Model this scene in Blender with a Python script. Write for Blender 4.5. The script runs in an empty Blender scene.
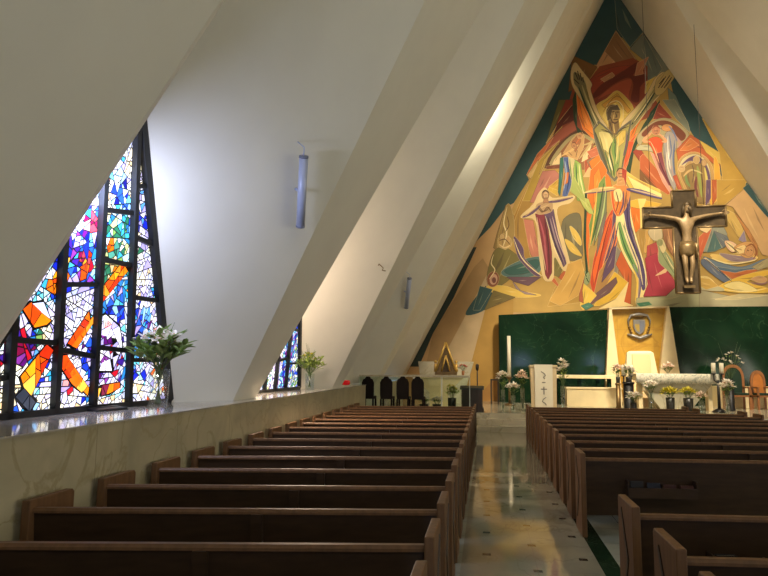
import bpy, bmesh, math, random
from mathutils import Vector, Matrix
random.seed(7)
SC = bpy.context.scene
COL = SC.collection
R = math.radians

# ------------------------------------------------------------------ camera and measuring rays
F, CX, CY, EYE = 640.0, 384.0, 288.0, 1.65
VPX, VPY, ROLL = 487.0, 369.5, -0.01
_Y = Vector(((VPX-CX)/F, -(VPY-CY)/F, 1.0)).normalized()
_u = Vector((math.sin(ROLL), math.cos(ROLL), 0.0))
_Z = (_u - _Y*_Y.dot(_u)).normalized()
_X = _Y.cross(_Z)
if _X.x < 0: _X = -_X
def world(v): v = Vector(v); return Vector((_X.dot(v), _Y.dot(v), _Z.dot(v)))
def ray(x, y): return world(((x-CX)/F, -(y-CY)/F, 1.0))
def atY(x, y, Y):
    d = ray(x, y); t = Y/d.y; return Vector((d.x*t, Y, EYE+d.z*t))
def atZ(x, y, Z):
    d = ray(x, y); t = (Z-EYE)/d.z; return Vector((d.x*t, d.y*t, Z))
def atP(x, y, p, n):
    d = ray(x, y); o = Vector((0, 0, EYE)); t = (Vector(p)-o).dot(n)/d.dot(n); return o+d*t
cam = bpy.data.cameras.new('camera'); co = bpy.data.objects.new('camera', cam); COL.objects.link(co)
r_, u_, f_ = world((1,0,0)), world((0,1,0)), world((0,0,1))
co.matrix_world = Matrix(((r_.x,u_.x,-f_.x,0),(r_.y,u_.y,-f_.y,0),(r_.z,u_.z,-f_.z,EYE),(0,0,0,1)))
cam.sensor_width = 36; cam.lens = F/768*36; cam.clip_start = .05; cam.clip_end = 200
SC.camera = co

# ------------------------------------------------------------------ materials
def srgb(c):
    return tuple(((v/255)/12.92 if v/255 <= .04045 else ((v/255+.055)/1.055)**2.4) for v in c[:3]) + (1,)
MATS = {}
def mat(name, col, rough=.6, metal=0, noise=0, nscale=8, emit=0, spec=.5, coat=0, stretch=(1,1,1), bump=0):
    if name in MATS: return MATS[name]
    m = bpy.data.materials.new(name); m.use_nodes = True; MATS[name] = m
    nt = m.node_tree; b = nt.nodes['Principled BSDF']
    c = srgb(col)
    b.inputs['Base Color'].default_value = c
    b.inputs['Roughness'].default_value = rough; b.inputs['Metallic'].default_value = metal
    b.inputs['Specular IOR Level'].default_value = spec; b.inputs['Coat Weight'].default_value = coat
    if emit:
        b.inputs['Emission Color'].default_value = c; b.inputs['Emission Strength'].default_value = emit
    if noise or bump:
        tc = nt.nodes.new('ShaderNodeTexCoord'); mp = nt.nodes.new('ShaderNodeMapping'); mp.inputs['Scale'].default_value = stretch
        n = nt.nodes.new('ShaderNodeTexNoise'); n.inputs['Scale'].default_value = nscale; n.inputs['Detail'].default_value = 5
        nt.links.new(tc.outputs['Object'], mp.inputs['Vector']); nt.links.new(mp.outputs['Vector'], n.inputs['Vector'])
        if noise:
            rp = nt.nodes.new('ShaderNodeValToRGB')
            lo = [max(0, v*(1-noise)) for v in c[:3]]; hi = [min(1, v*(1+noise)) for v in c[:3]]
            rp.color_ramp.elements[0].position = .3; rp.color_ramp.elements[1].position = .7
            rp.color_ramp.elements[0].color = (*lo, 1); rp.color_ramp.elements[1].color = (*hi, 1)
            nt.links.new(n.outputs['Fac'], rp.inputs['Fac']); nt.links.new(rp.outputs['Color'], b.inputs['Base Color'])
        if bump:
            bp = nt.nodes.new('ShaderNodeBump'); bp.inputs['Strength'].default_value = bump; bp.inputs['Distance'].default_value = .01
            nt.links.new(n.outputs['Fac'], bp.inputs['Height']); nt.links.new(bp.outputs['Normal'], b.inputs['Normal'])
    return m

def leafy(name, col, noise=0, nscale=20):
    m = mat(name, col, .5, noise=noise, nscale=nscale); nt = m.node_tree; b = nt.nodes['Principled BSDF']
    t = nt.nodes.new('ShaderNodeBsdfTranslucent'); x = nt.nodes.new('ShaderNodeMixShader'); x.inputs[0].default_value = .45
    src = b.inputs['Base Color']
    if src.is_linked: nt.links.new(src.links[0].from_socket, t.inputs[0])
    else: t.inputs[0].default_value = srgb(col)
    nt.links.new(b.outputs[0], x.inputs[1]); nt.links.new(t.outputs[0], x.inputs[2]); nt.links.new(x.outputs[0], nt.nodes['Material Output'].inputs[0])
    return m

def marble(name, base, vein, rough=.15, scale=1.2, vw=.035, cloud=None, tile=None, grout=None, inlay=False, thin=0., spec=.5):
    """polished stone: soft clouds, thin noise veins, optional joints, optional small dark inlays"""
    m = bpy.data.materials.new(name); m.use_nodes = True; MATS[name] = m
    nt = m.node_tree; N = nt.nodes; L = nt.links; b = N['Principled BSDF']
    b.inputs['Roughness'].default_value = rough; b.inputs['Specular IOR Level'].default_value = spec
    tc = N.new('ShaderNodeTexCoord'); P = tc.outputs['Object']
    n1 = N.new('ShaderNodeTexNoise'); n1.inputs['Scale'].default_value = scale; n1.inputs['Detail'].default_value = 6; n1.inputs['Distortion'].default_value = 1.2
    L.new(P, n1.inputs['Vector'])
    rp = N.new('ShaderNodeValToRGB'); e = rp.color_ramp.elements
    cl = cloud or tuple(v*.85 for v in base)
    e[0].position = .3; e[0].color = srgb(cl); e[1].position = .7; e[1].color = srgb(base)
    L.new(n1.outputs['Fac'], rp.inputs['Fac'])
    n2 = N.new('ShaderNodeTexNoise'); n2.inputs['Scale'].default_value = scale*.8; n2.inputs['Detail'].default_value = 8; n2.inputs['Distortion'].default_value = 2.0
    mp = N.new('ShaderNodeMapping'); mp.inputs['Location'].default_value = (3.1, 7.7, 1.3); mp.inputs['Rotation'].default_value = (.5, .4, .6)
    L.new(P, mp.inputs['Vector']); L.new(mp.outputs['Vector'], n2.inputs['Vector'])
    def mth(op, a, bb=None, c=None):
        q = N.new('ShaderNodeMath'); q.operation = op
        for i, v in enumerate((a, bb, c)):
            if v is None: continue
            if isinstance(v, (int, float)): q.inputs[i].default_value = v
            else: L.new(v, q.inputs[i])
        return q.outputs[0]
    d = mth('ABSOLUTE', mth('SUBTRACT', n2.outputs['Fac'], .5))
    vf = mth('SUBTRACT', 1.0, mth('MINIMUM', mth('DIVIDE', d, vw), 1.0))
    if thin: vf = mth('MULTIPLY', vf, thin)
    mx = N.new('ShaderNodeMix'); mx.data_type = 'RGBA'
    L.new(vf, mx.inputs[0]); L.new(rp.outputs['Color'], mx.inputs[6]); mx.inputs[7].default_value = srgb(vein)
    out = mx.outputs[2]
    if tile or inlay:
        sp = N.new('ShaderNodeSeparateXYZ'); L.new(P, sp.inputs[0])
    def overlay(fac, col):
        nonlocal out
        q = N.new('ShaderNodeMix'); q.data_type = 'RGBA'
        L.new(fac, q.inputs[0]); L.new(out, q.inputs[6]); q.inputs[7].default_value = srgb(col); out = q.outputs[2]
    def cell(coord, off, per, half):
        w = mth('ABSOLUTE', mth('SUBTRACT', mth('FLOORED_MODULO', mth('ADD', coord, off), per), per/2))
        return mth('LESS_THAN', w, half)
    if tile:
        for ax, per, off in tile: overlay(cell(sp.outputs[ax], off, per, .004), grout)
    if inlay:
        for ox, oy in ((.44, .40-5.30), (.02+.42-.42, -5.68+.40)):
            f = mth('MULTIPLY', cell(sp.outputs[0], ox, .84, .037), cell(sp.outputs[1], oy, .79, .037))
            overlay(f, (34, 34, 28))
    L.new(out, b.inputs['Base Color'])
    return m

WHITE = mat('wall_paint', (224, 221, 208), .75, noise=.03, nscale=1.5)
WOOD = mat('pew_wood', (58, 42, 28), .42, spec=.3, noise=.22, nscale=4, stretch=(1, 6, 6))
WOOD2 = mat('pew_end_wood', (104, 75, 49), .5, spec=.25, noise=.2, nscale=4, stretch=(6, 6, 1))
WOOD3 = mat('pew_dark_wood', (46, 34, 25), .45, noise=.2, nscale=5)
BLACK = mat('black_metal', (20, 20, 22), .45)
CREAM = mat('cream_stone', (232, 212, 165), .4, noise=.06, nscale=3)
GOLD = mat('gold_leaf', (128, 102, 54), .38, metal=.35, noise=.12, nscale=5)
BRONZE = mat('bronze', (120, 96, 60), .4, metal=.7, noise=.25, nscale=9)
WAX = mat('candle_wax', (240, 230, 205), .5)
CLOTH = mat('white_linen', (238, 232, 214), .85, noise=.04, nscale=14)
LEDGE_TOP = marble('ledge_marble', (196, 190, 178), (150, 146, 140), .10, 1.5, .02)
LEDGE_FRONT = marble('ledge_front_marble', (190, 180, 148), (158, 146, 112), .3, 1.6, .03, tile=((1, 1.35, .2),), grout=(140, 130, 100))
AISLE = marble('aisle_marble', (158, 154, 134), (132, 129, 110), .07, .9, .015, cloud=(134, 131, 113), tile=((0, .84, .44-.42), (1, .79, -5.3)), grout=(140, 134, 118), inlay=True)
SIDEF = marble('side_marble', (168, 172, 156), (150, 152, 140), .16, 1.0, .015, tile=((0, .6, .1), (1, .6, .2)), grout=(110, 112, 102))
GREENM = marble('green_marble', (22, 48, 30), (64, 92, 62), .10, .7, .006, cloud=(10, 28, 18), thin=.4, spec=.22)
GREENF = marble('green_floor_marble', (22, 54, 34), (70, 100, 70), .12, 2.5, .015, cloud=(10, 30, 18), thin=.7)
STEPM = marble('sanctuary_marble', (206, 198, 172), (170, 160, 132), .14, .9, .02)

# ------------------------------------------------------------------ mesh builder
class MB:
    def __init__(s): s.v = []; s.f = []; s.m = []; s.mats = []; s.sm = []
    def _mi(s, m):
        if m is None: return 0
        if m not in s.mats: s.mats.append(m)
        return s.mats.index(m)
    def add(s, vs, fs, m=None, smooth=False):
        o = len(s.v); s.v += [tuple(v) for v in vs]; k = s._mi(m)
        for f in fs: s.f.append([i+o for i in f]); s.m.append(k); s.sm.append(smooth)
        return s
    def box(s, x0, x1, y0, y1, z0, z1, m=None):
        return s.hexa([(x0,y0,z0),(x1,y0,z0),(x1,y1,z0),(x0,y1,z0)], [(x0,y0,z1),(x1,y0,z1),(x1,y1,z1),(x0,y1,z1)], m)
    def hexa(s, a, b, m=None):
        n = len(a)
        return s.add(list(a)+list(b), [list(range(n))[::-1], list(range(n, 2*n))] + [[i, (i+1) % n, n+(i+1) % n, n+i] for i in range(n)], m)
    def prism(s, prof, x0, x1, ax='x', m=None):
        f = {'x': lambda t, p: (t, p[0], p[1]), 'y': lambda t, p: (p[0], t, p[1]), 'z': lambda t, p: (p[0], p[1], t)}[ax]
        return s.hexa([f(x0, p) for p in prof], [f(x1, p) for p in prof], m)
    def tube(s, pts, rad, n=8, m=None, cap=True):
        pts = [Vector(p) for p in pts]; rad = rad if isinstance(rad, (list, tuple)) else [rad]*len(pts)
        vs = []; pn = None
        for i, p in enumerate(pts):
            t = (pts[min(i+1, len(pts)-1)]-pts[max(i-1, 0)]).normalized()
            if pn is None:
                a = Vector((0, 0, 1)) if abs(t.z) < .9 else Vector((1, 0, 0)); pn = (a-t*a.dot(t)).normalized()
            else:
                pn = pn-t*pn.dot(t)
                pn = pn.normalized() if pn.length > 1e-6 else Vector((1, 0, 0))
            q = t.cross(pn)
            for k in range(n):
                an = 2*math.pi*k/n; vs.append(p+(pn*math.cos(an)+q*math.sin(an))*rad[i])
        fs = [[i*n+k, i*n+(k+1) % n, (i+1)*n+(k+1) % n, (i+1)*n+k] for i in range(len(pts)-1) for k in range(n)]
        if cap: fs += [list(range(n))[::-1], [(len(pts)-1)*n+k for k in range(n)]]
        return s.add(vs, fs, m, True)
    def lathe(s, prof, n=16, c=(0,0,0), m=None):
        vs = [(c[0]+r*math.cos(2*math.pi*k/n), c[1]+r*math.sin(2*math.pi*k/n), c[2]+z) for r, z in prof for k in range(n)]
        L = len(prof)
        fs = [[i*n+k, i*n+(k+1) % n, (i+1)*n+(k+1) % n, (i+1)*n+k] for i in range(L-1) for k in range(n)]
        fs += [list(range(n))[::-1], [(L-1)*n+k for k in range(n)]]
        return s.add(vs, fs, m, True)
    def ball(s, c, r, m=None, nu=10, nv=7):
        rx, ry, rz = r if isinstance(r, (tuple, list)) else (r, r, r)
        vs = [(c[0], c[1], c[2]-rz)]
        for i in range(1, nv):
            a = -math.pi/2+math.pi*i/nv
            vs += [(c[0]+rx*math.cos(a)*math.cos(2*math.pi*k/nu), c[1]+ry*math.cos(a)*math.sin(2*math.pi*k/nu), c[2]+rz*math.sin(a)) for k in range(nu)]
        vs.append((c[0], c[1], c[2]+rz)); t = len(vs)-1
        fs = [[0, 1+(k+1) % nu, 1+k] for k in range(nu)] + [[t, t-nu+k, t-nu+(k+1) % nu] for k in range(nu)]
        fs += [[1+i*nu+k, 1+i*nu+(k+1) % nu, 1+(i+1)*nu+(k+1) % nu, 1+(i+1)*nu+k] for i in range(nv-2) for k in range(nu)]
        return s.add(vs, fs, m, True)
    def leaf(s, p, d, l, w, m=None, droop=.2):
        """a thin pointed blade with a midrib fold"""
        p = Vector(p); d = Vector(d).normalized()
        sd = d.cross(Vector((0, 0, 1)))
        sd = sd.normalized() if sd.length > .05 else Vector((1, 0, 0))
        up = sd.cross(d)
        def q(t, o, h): return p+d*(l*t)+sd*(w*o)+up*(w*h)-Vector((0, 0, l*droop*t*t))
        vs = [q(0,0,0), q(.35,.5,.18), q(.35,0,0), q(.35,-.5,.18), q(.7,.42,.15), q(.7,0,0), q(.7,-.42,.15), q(1,0,0)]
        th = up*.003
        vs2 = [v-th for v in vs]
        fs = [[0,2,1],[0,3,2],[1,2,5,4],[2,3,6,5],[4,5,7],[5,6,7]]
        return s.add(vs, fs, m, True).add(vs2, [f[::-1] for f in fs], m, True)
    def build(s, name, m=None, parent=None, skew=0, bevel=0, loc=None):
        me = bpy.data.meshes.new(name)
        vs = [(x, y+skew*x, z) for x, y, z in s.v] if skew else s.v
        me.from_pydata(vs, [], s.f)
        for q in (s.mats or [m]): me.materials.append(q)
        if s.mats:
            me.polygons.foreach_set('material_index', s.m)
        me.polygons.foreach_set('use_smooth', s.sm)
        bm = bmesh.new(); bm.from_mesh(me); bmesh.ops.recalc_face_normals(bm, faces=bm.faces); bm.to_mesh(me); bm.free()
        o = bpy.data.objects.new(name, me); COL.objects.link(o)
        if parent: o.parent = parent
        if loc: o.location = loc
        if bevel:
            md = o.modifiers.new('bevel', 'BEVEL'); md.width = bevel; md.segments = 2; md.limit_method = 'ANGLE'
        return o
def tag(o, label, cat, group=None):
    o['label'] = label; o['category'] = cat
    if group: o['group'] = group
    return o
def thing(name, label, cat, loc=(0,0,0), rz=0, group=None):
    o = bpy.data.objects.new(name, None); COL.objects.link(o); o.location = loc; o.rotation_euler = (0, 0, rz); o.empty_display_size = .1
    return tag(o, label, cat, group)
def struct(o, label=None):
    o['kind'] = 'structure'
    if label: o['label'] = label
    return o

# ------------------------------------------------------------------ floor, sanctuary, ledge
YB, D = -7.0, 25.0
LX = lambda y: -2.86-.024*(y-3.4) if y > 3.4 else -2.86      # front face of the ledge
AX0, AX1 = -.235, .935
f = MB()
def fl(x0, x1, y0, y1, m): f.add([(x0,y0,0),(x1,y0,0),(x1,y1,0),(x0,y1,0)], [[0,1,2,3]], m)
fl(-4.5, AX0, YB, 17.6, SIDEF); fl(AX0, AX1, YB, 17.6, AISLE); fl(AX1, AX1+.16, YB, 17.6, GREENF); fl(AX1+.16, 14.6, YB, 17.6, SIDEF)
struct(f.build('floor'), 'polished pale marble floor with small dark inlays along the aisle')
st = MB()
for i in range(3): st.box(-3.9, 14.2, 17.6+.4*i, D+.1, .15*i+(0 if i == 0 else .0005), .15*(i+1))
st.box(-3.9, -.5, 17.02, 17.6, 0, .4495)
st.box(-3.9, -.5, 17.6, 18.41, .001, .4495)
struct(st.build('floor_sanctuary', STEPM), 'raised marble sanctuary floor with three steps')
LZ = 1.22
lg = MB(); ys = [YB, 3.4, 17.0]
for a, b in zip(ys, ys[1:]):
    lg.hexa([(LX(a)-.02, a, 0), (LX(b)-.02, b, 0), (-4.4, b, 0), (-4.4, a, 0)], [(LX(a)-.02, a, LZ-.012), (LX(b)-.02, b, LZ-.012), (-4.4, b, LZ-.012), (-4.4, a, LZ-.012)], LEDGE_FRONT)
    lg.hexa([(LX(a), a, LZ-.012), (LX(b), b, LZ-.012), (-4.4, b, LZ-.012), (-4.4, a, LZ-.012)], [(LX(a), a, LZ), (LX(b), b, LZ), (-4.4, b, LZ), (-4.4, a, LZ)], LEDGE_TOP)
struct(lg.build('trim_1'), 'waist-high marble ledge under the stained glass windows')
lg = MB(); lg.box(13.35, 14.6, YB, 17.0, 0, LZ, LEDGE_FRONT)
struct(lg.build('trim_2'), 'marble ledge along the right wall')

# ------------------------------------------------------------------ A-frame walls: ribs, folded plates, gable windows
APX, APZ, SL = 5.07, 16.92, 1.89
def AX(z): return APX-(APZ-z)/SL
TOPZ = 16.85
BAY = 5.37
MID = lambda k: 5.64+BAY*k
HB = 2.31                                                     # half opening of a bay on the ledge
RW = 1.045                                                    # the right slope is a little flatter
def mir(p, side): return p if side < 0 else (APX+(APX-p[0])*RW, p[1], p[2])
def Cp(k, s): return (AX(LZ), MID(k)+(HB if s > 0 else -HB+.07), LZ)
def Dp(k): return (AX(TOPZ), MID(k)-.23, TOPZ)
def Ap(k, s): return (-3.76, MID(k)+s*1.59, LZ)
def Wp(k): return (-3.24, MID(k)-.32, 4.22)
KS = (-2, -1, 0, 1, 2, 3)
for side, nm in ((-1, 'left'), (1, 'right')):
    w = MB()
    for k in KS:
        for s in (-1, 1):
            w.add([mir(p, side) for p in (Ap(k, s), Cp(k, s), Dp(k), Wp(k))], [[0, 1, 2], [0, 2, 3]])
    struct(w.build('wall_'+nm, WHITE), 'white folded sloping plates between the ribs of the '+nm+' side')
    for i, k in enumerate([-3]+list(KS)):
        w = MB()
        y0 = MID(k)+HB if k > -3 else YB
        y1 = MID(k+1)-HB+.07 if k < 3 else D
        t0 = MID(k)-.23 if k > -3 else YB
        t1 = MID(k+1)-.23 if k < 3 else D
        fr = [(AX(LZ), y0, LZ), (AX(LZ), y1, LZ), (AX(TOPZ), t1, TOPZ), (AX(APZ), t1, APZ), (AX(APZ), t0, APZ), (AX(TOPZ), t0, TOPZ)]
        if k == 3:
            pass
        fr = [mir(p, side) for p in fr]
        w.add(fr, [[0, 1, 2, 5], [5, 2, 3, 4]])
        struct(w.build('trim_%d' % (3+i+(10 if side > 0 else 0)), WHITE), 'plain sloping rib of the '+nm+' wall')
# lower wall and outer faces that close the sanctuary end
w = MB()
for side in (-1, 1):
    YC = MID(2)+HB
    for (xa, ya), (xb, yb) in (((-4.4, 17.0), (-3.8, 17.0)), ((-3.8, 17.0), (-3.8, MID(2)+1.6)), ((-3.8, MID(2)+1.6), (AX(LZ), YC)), ((AX(LZ), YC), (AX(LZ), D))):
        w.add([mir(p, side) for p in ((xa, ya, 0), (xb, yb, 0), (xb, yb, LZ), (xa, ya, LZ))], [[0,1,2,3]])
    for k in (2, 3):
        w.add([mir(p, side) for p in (Ap(k, -1), Ap(k, 1), Wp(k))], [[0,1,2]])
struct(w.build('wall_sanctuary', WHITE), 'plain white lower wall beside the sanctuary')
ang = SL
wb = MB(); wb.add([(AX(0)-1.3, YB, 0), (2*APX-AX(0)+1.9, YB, 0), (2*APX-AX(LZ)+1.9, YB, LZ), (APX, YB, APZ), (AX(LZ)-1.3, YB, LZ)], [[0,1,2,3,4]])
struct(wb.build('wall_back', WHITE))
DG_ = mat('door_glass', (190, 210, 255), .2, emit=4)
for n, x in ((1, 2.9), (2, 8.9)):
    r0 = bpy.data.objects.new('door_%d' % n, None); COL.objects.link(r0); struct(r0, 'glazed entrance door in the back wall'); r0.location = (x, YB+.01, 0)
    b = MB(); b.box(-.6, .6, .02, .04, .9, 2.9); b.build('glass_pane', DG_, r0)
    b = MB()
    for q in ((-.75, -.6, 0, 3.05), (.6, .75, 0, 3.05), (-.6, .6, 0, .9), (-.6, .6, 2.9, 3.05)): b.box(q[0], q[1], 0, .06, q[2], q[3])
    b.build('door_frame', WOOD3, r0)
wf = MB(); wf.add([(AX(0), D, 0), mir((AX(0), D, 0), 1), mir((AX(.45), D, .45), 1), (APX, D, APZ), (AX(.45), D, .45)], [[0,1,2,3,4]])
struct(wf.build('wall_front', mat('mural_ground', (196, 158, 108), .8, noise=.06, nscale=1.2)), 'triangular end wall behind the altar')

# ------------------------------------------------------------------ pews
PEWG = 'wooden pews of the two seating blocks'
def pew(x, y, sgn, L, k, label, rack, stile=True):
    o = thing('pew', label, 'pew', (x, y, 0), 0, PEWG)
    X = lambda t: sgn*t
    def bx(mb, a, b, *r): return mb.box(min(X(a), X(b)), max(X(a), X(b)), *r)
    for i, (a, b) in enumerate(((0, .05), (L-.05, L))):
        e = MB(); e.prism([(0, .0), (.46, .0), (.46, .06), (.44, .1), (.44, .80), (.42, .82), (0, .82)], X(a), X(b))
        p = e.build('end_panel', WOOD2, o, k, bevel=.006)
        c = MB(); xo = X(-.006) if i == 0 else X(L+.006); xi = X(0) if i == 0 else X(L)
        for pts in ([(.31, .76), (.13, .47), (.16, .45), (.34, .74)], [(.13, .47), (.31, .14), (.34, .16), (.16, .49)]):
            c.prism(pts, xo, xi)
        c.build('chevron_moulding', WOOD3, p, k)
    b = MB()
    a, c_ = X(.05), X(L-.05)
    lo, hi = min(a, c_), max(a, c_)
    b.hexa([(lo,.09,.2),(hi,.09,.2),(hi,.115,.2),(lo,.115,.2)], [(lo,.045,.745),(hi,.045,.745),(hi,.07,.745),(lo,.07,.745)])
    b.build('backrest', WOOD, o, k)
    t = MB(); t.prism([(.028,.74),(.09,.74),(.09,.755),(.078,.77),(.04,.77),(.028,.755)], lo, hi); t.build('top_rail', WOOD2, o, k)  # rail gets the lighter end wood, the light it catches put into colour
    s = MB(); s.prism([(.12,.40),(.47,.42),(.475,.435),(.465,.45),(.12,.43)], lo, hi); s.build('seat', WOOD, o, k)
    if stile:
        s = MB()
        m0 = L*.45
        s.hexa([(X(m0)-.035,.055,.0),(X(m0)+.035,.055,.0),(X(m0)+.035,.12,.0),(X(m0)-.035,.12,.0)], [(X(m0)-.035,.018,.74),(X(m0)+.035,.018,.74),(X(m0)+.035,.046,.74),(X(m0)-.035,.046,.74)])
        s.build('back_stile', WOOD, o, k)
        s = MB(); s.box(X(m0)-.03, X(m0)+.03, .16, .42, 0, .41); s.build('seat_support', WOOD3, o, k)
    if rack:
        s = MB(); r0, r1 = min(X(.45), X(1.12)), max(X(.45), X(1.12))
        s.box(r0, r1, -.06, .085, .40, .412); s.box(r0, r1, -.06, -.048, .412, .50)
        s.box(r0, r0+.012, -.06, .08, .412, .56); s.box(r1-.012, r1, -.06, .08, .412, .56); s.box((r0+r1)/2-.006, (r0+r1)/2+.006, -.06, .075, .412, .53)
        s.build('book_rack', WOOD, o, k)
    return o
ORD = ['front', 'second', 'third', 'fourth', 'fifth', 'sixth', 'seventh', 'eighth', 'ninth', 'tenth', 'eleventh', 'twelfth', 'thirteenth', 'fourteenth', 'fifteenth', 'sixteenth', 'seventeenth', 'eighteenth']
def nth(i): return 'front pew' if i == 0 else ORD[i]+' pew from the front'
SKL, SKR = .178, .10
NL = 17
for i in range(NL):                                            # i counts from the back
    y = 2.5+.815*i; xa = AX0-.032
    L = xa-LX(y-SKL*2.5)-.03
    fr = NL-1-i
    lab = 'dark wooden %s in the left block beside the marble ledge' % nth(fr)
    if i == 0: lab = 'dark wooden pew nearest the camera in the left block, only its aisle end in view'
    if i == 1: lab = 'dark wooden pew running along the bottom edge at left, second row from the camera'
    pew(xa, y, -1, L, SKL, lab, i < 8)
PX_R = lambda i: AX1-(.065 if i < 3 else .012)
rows = [2.57, 3.32, 4.26]+[6.86+.815*j for j in range(12)]
for i, y in enumerate(rows):
    L = 4.45 if i < len(rows)-2 else 3.75
    fr = len(rows)-1-i
    lab = 'dark wooden %s in the right block beyond the aisle' % nth(fr)
    if i == 0: lab = 'dark wooden pew at bottom right with only the tip of its end in view'
    if i == 1: lab = 'dark wooden pew at lower right, the middle of three close to the camera'
    if i == 2: lab = 'dark wooden pew at lower right, farthest of three close to the camera'
    if i == 3: lab = 'dark wooden pew with a full book rack facing the gap in the right block'
    pew(PX_R(i), y, 1, L, SKR, lab, i < 8)
# missals and hymn books in the nearer racks
COVERS = [(30, 26, 28), (24, 30, 44), (62, 28, 24), (70, 34, 26), (44, 34, 30), (88, 30, 34)]
def book(x, y, z, th, h, ci, label, rz):
    o = thing('book', label, 'book', (x, y, z), rz, 'books in the pew racks')
    c = MB(); c.box(0, th, 0, .004, 0, h); c.box(0, th, .030, .034, 0, h); c.box(0, .004, .004, .030, 0, h)
    c.build('cover', mat('book_cover_%d' % ci, COVERS[ci], .5), o)
    p = MB(); p.box(.004, th-.004, .0045, .0295, .003, h-.006); p.build('pages', mat('book_pages', (200, 190, 165), .8), o)
WHERE = {(1, 3): 'right block rack facing the gap', (1, 2): 'rack of the third lower right pew', (1, 1): 'rack of the second lower right pew', (-1, 2): 'rack of the third lower left pew', (-1, 1): 'rack of the lower left bottom pew'}
NUM = ['first', 'second', 'third', 'fourth', 'fifth']
CN = ['black', 'dark blue', 'dark red', 'red', 'brown', 'maroon']
for (s, i), wh in WHERE.items():
    y0 = rows[i] if s > 0 else 2.5+.815*i
    x0 = PX_R(i) if s > 0 else AX0-.032
    k = SKR if s > 0 else SKL
    for j in range(4):
        t = .475+.165*j if j < 2 else .475+.165*j-.01
        xl = t if s > 0 else -t-.13
        ci = [0, 1, 2, 3][j] if s > 0 else [0, 4, 0, 5][j]
        book(x0+xl, y0+k*xl-.040, .414, .125, (.145, .13, .115, .11)[j], ci, '%s book, %s from the aisle in the %s' % (CN[ci], NUM[j], wh), math.atan(k))
TABM = mat('tabernacle_bronze', (92, 72, 34), .4, metal=.3, noise=.2); TABG = mat('tabernacle_gold', (206, 166, 84), .3, metal=.4)
# ------------------------------------------------------------------ helpers for the sanctuary
PZ = .45
def rect(x0, y0, x1, y1, Y):
    a, b = atY(x0, (y0+y1)/2, Y), atY(x1, (y0+y1)/2, Y)
    c, d = atY((x0+x1)/2, y0, Y), atY((x0+x1)/2, y1, Y)
    return a.x, b.x, d.z, c.z
GREEN_L = leafy('leaf_green', (142, 166, 92), noise=.3, nscale=20)
GREEN_Y = leafy('young_leaf', (170, 190, 96), noise=.25, nscale=20)
STEM = mat('stem_green', (76, 96, 50), .6)
PETAL_W = leafy('petal_white', (244, 238, 226))
PETAL_Y = leafy('petal_yellow', (222, 210, 76))
PETAL_P = leafy('petal_cream', (240, 222, 204))
POLLEN = mat('pollen', (170, 110, 30), .7)
def glassy(name, col, fac=.12, rough=.03):
    m = bpy.data.materials.new(name); m.use_nodes = True; MATS[name] = m; nt = m.node_tree
    for n in list(nt.nodes):
        if n.type != 'OUTPUT_MATERIAL': nt.nodes.remove(n)
    t = nt.nodes.new('ShaderNodeBsdfTransparent'); t.inputs[0].default_value = srgb(col)
    g = nt.nodes.new('ShaderNodeBsdfGlossy'); g.inputs['Roughness'].default_value = rough
    mx = nt.nodes.new('ShaderNodeMixShader'); mx.inputs[0].default_value = fac
    nt.links.new(t.outputs[0], mx.inputs[1]); nt.links.new(g.outputs[0], mx.inputs[2])
    nt.links.new(mx.outputs[0], nt.nodes['Material Output'].inputs[0]); return m
GLASS = glassy('clear_glass', (250, 253, 252), .09)
WATER = glassy('vase_water', (200, 216, 204), .03)
GREENGLASS = glassy('greenish_glass', (236, 244, 238), .05)
def vase(label, loc, r, h, group=None, m=None, flare=1.0):
    o = thing('flower_vase', label, 'vase', loc, 0, group)
    b = MB(); b.lathe([(r*.85, .0), (r*.88, .01), (r*.92, h*.5), (r*flare, h), (r*flare-.008, h), (r*.92-.008, h*.5), (r*.88-.008, .02)], 20)
    b.build('glass_body' if m is None else 'vase_body', m or GLASS, o)
    return o
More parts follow.
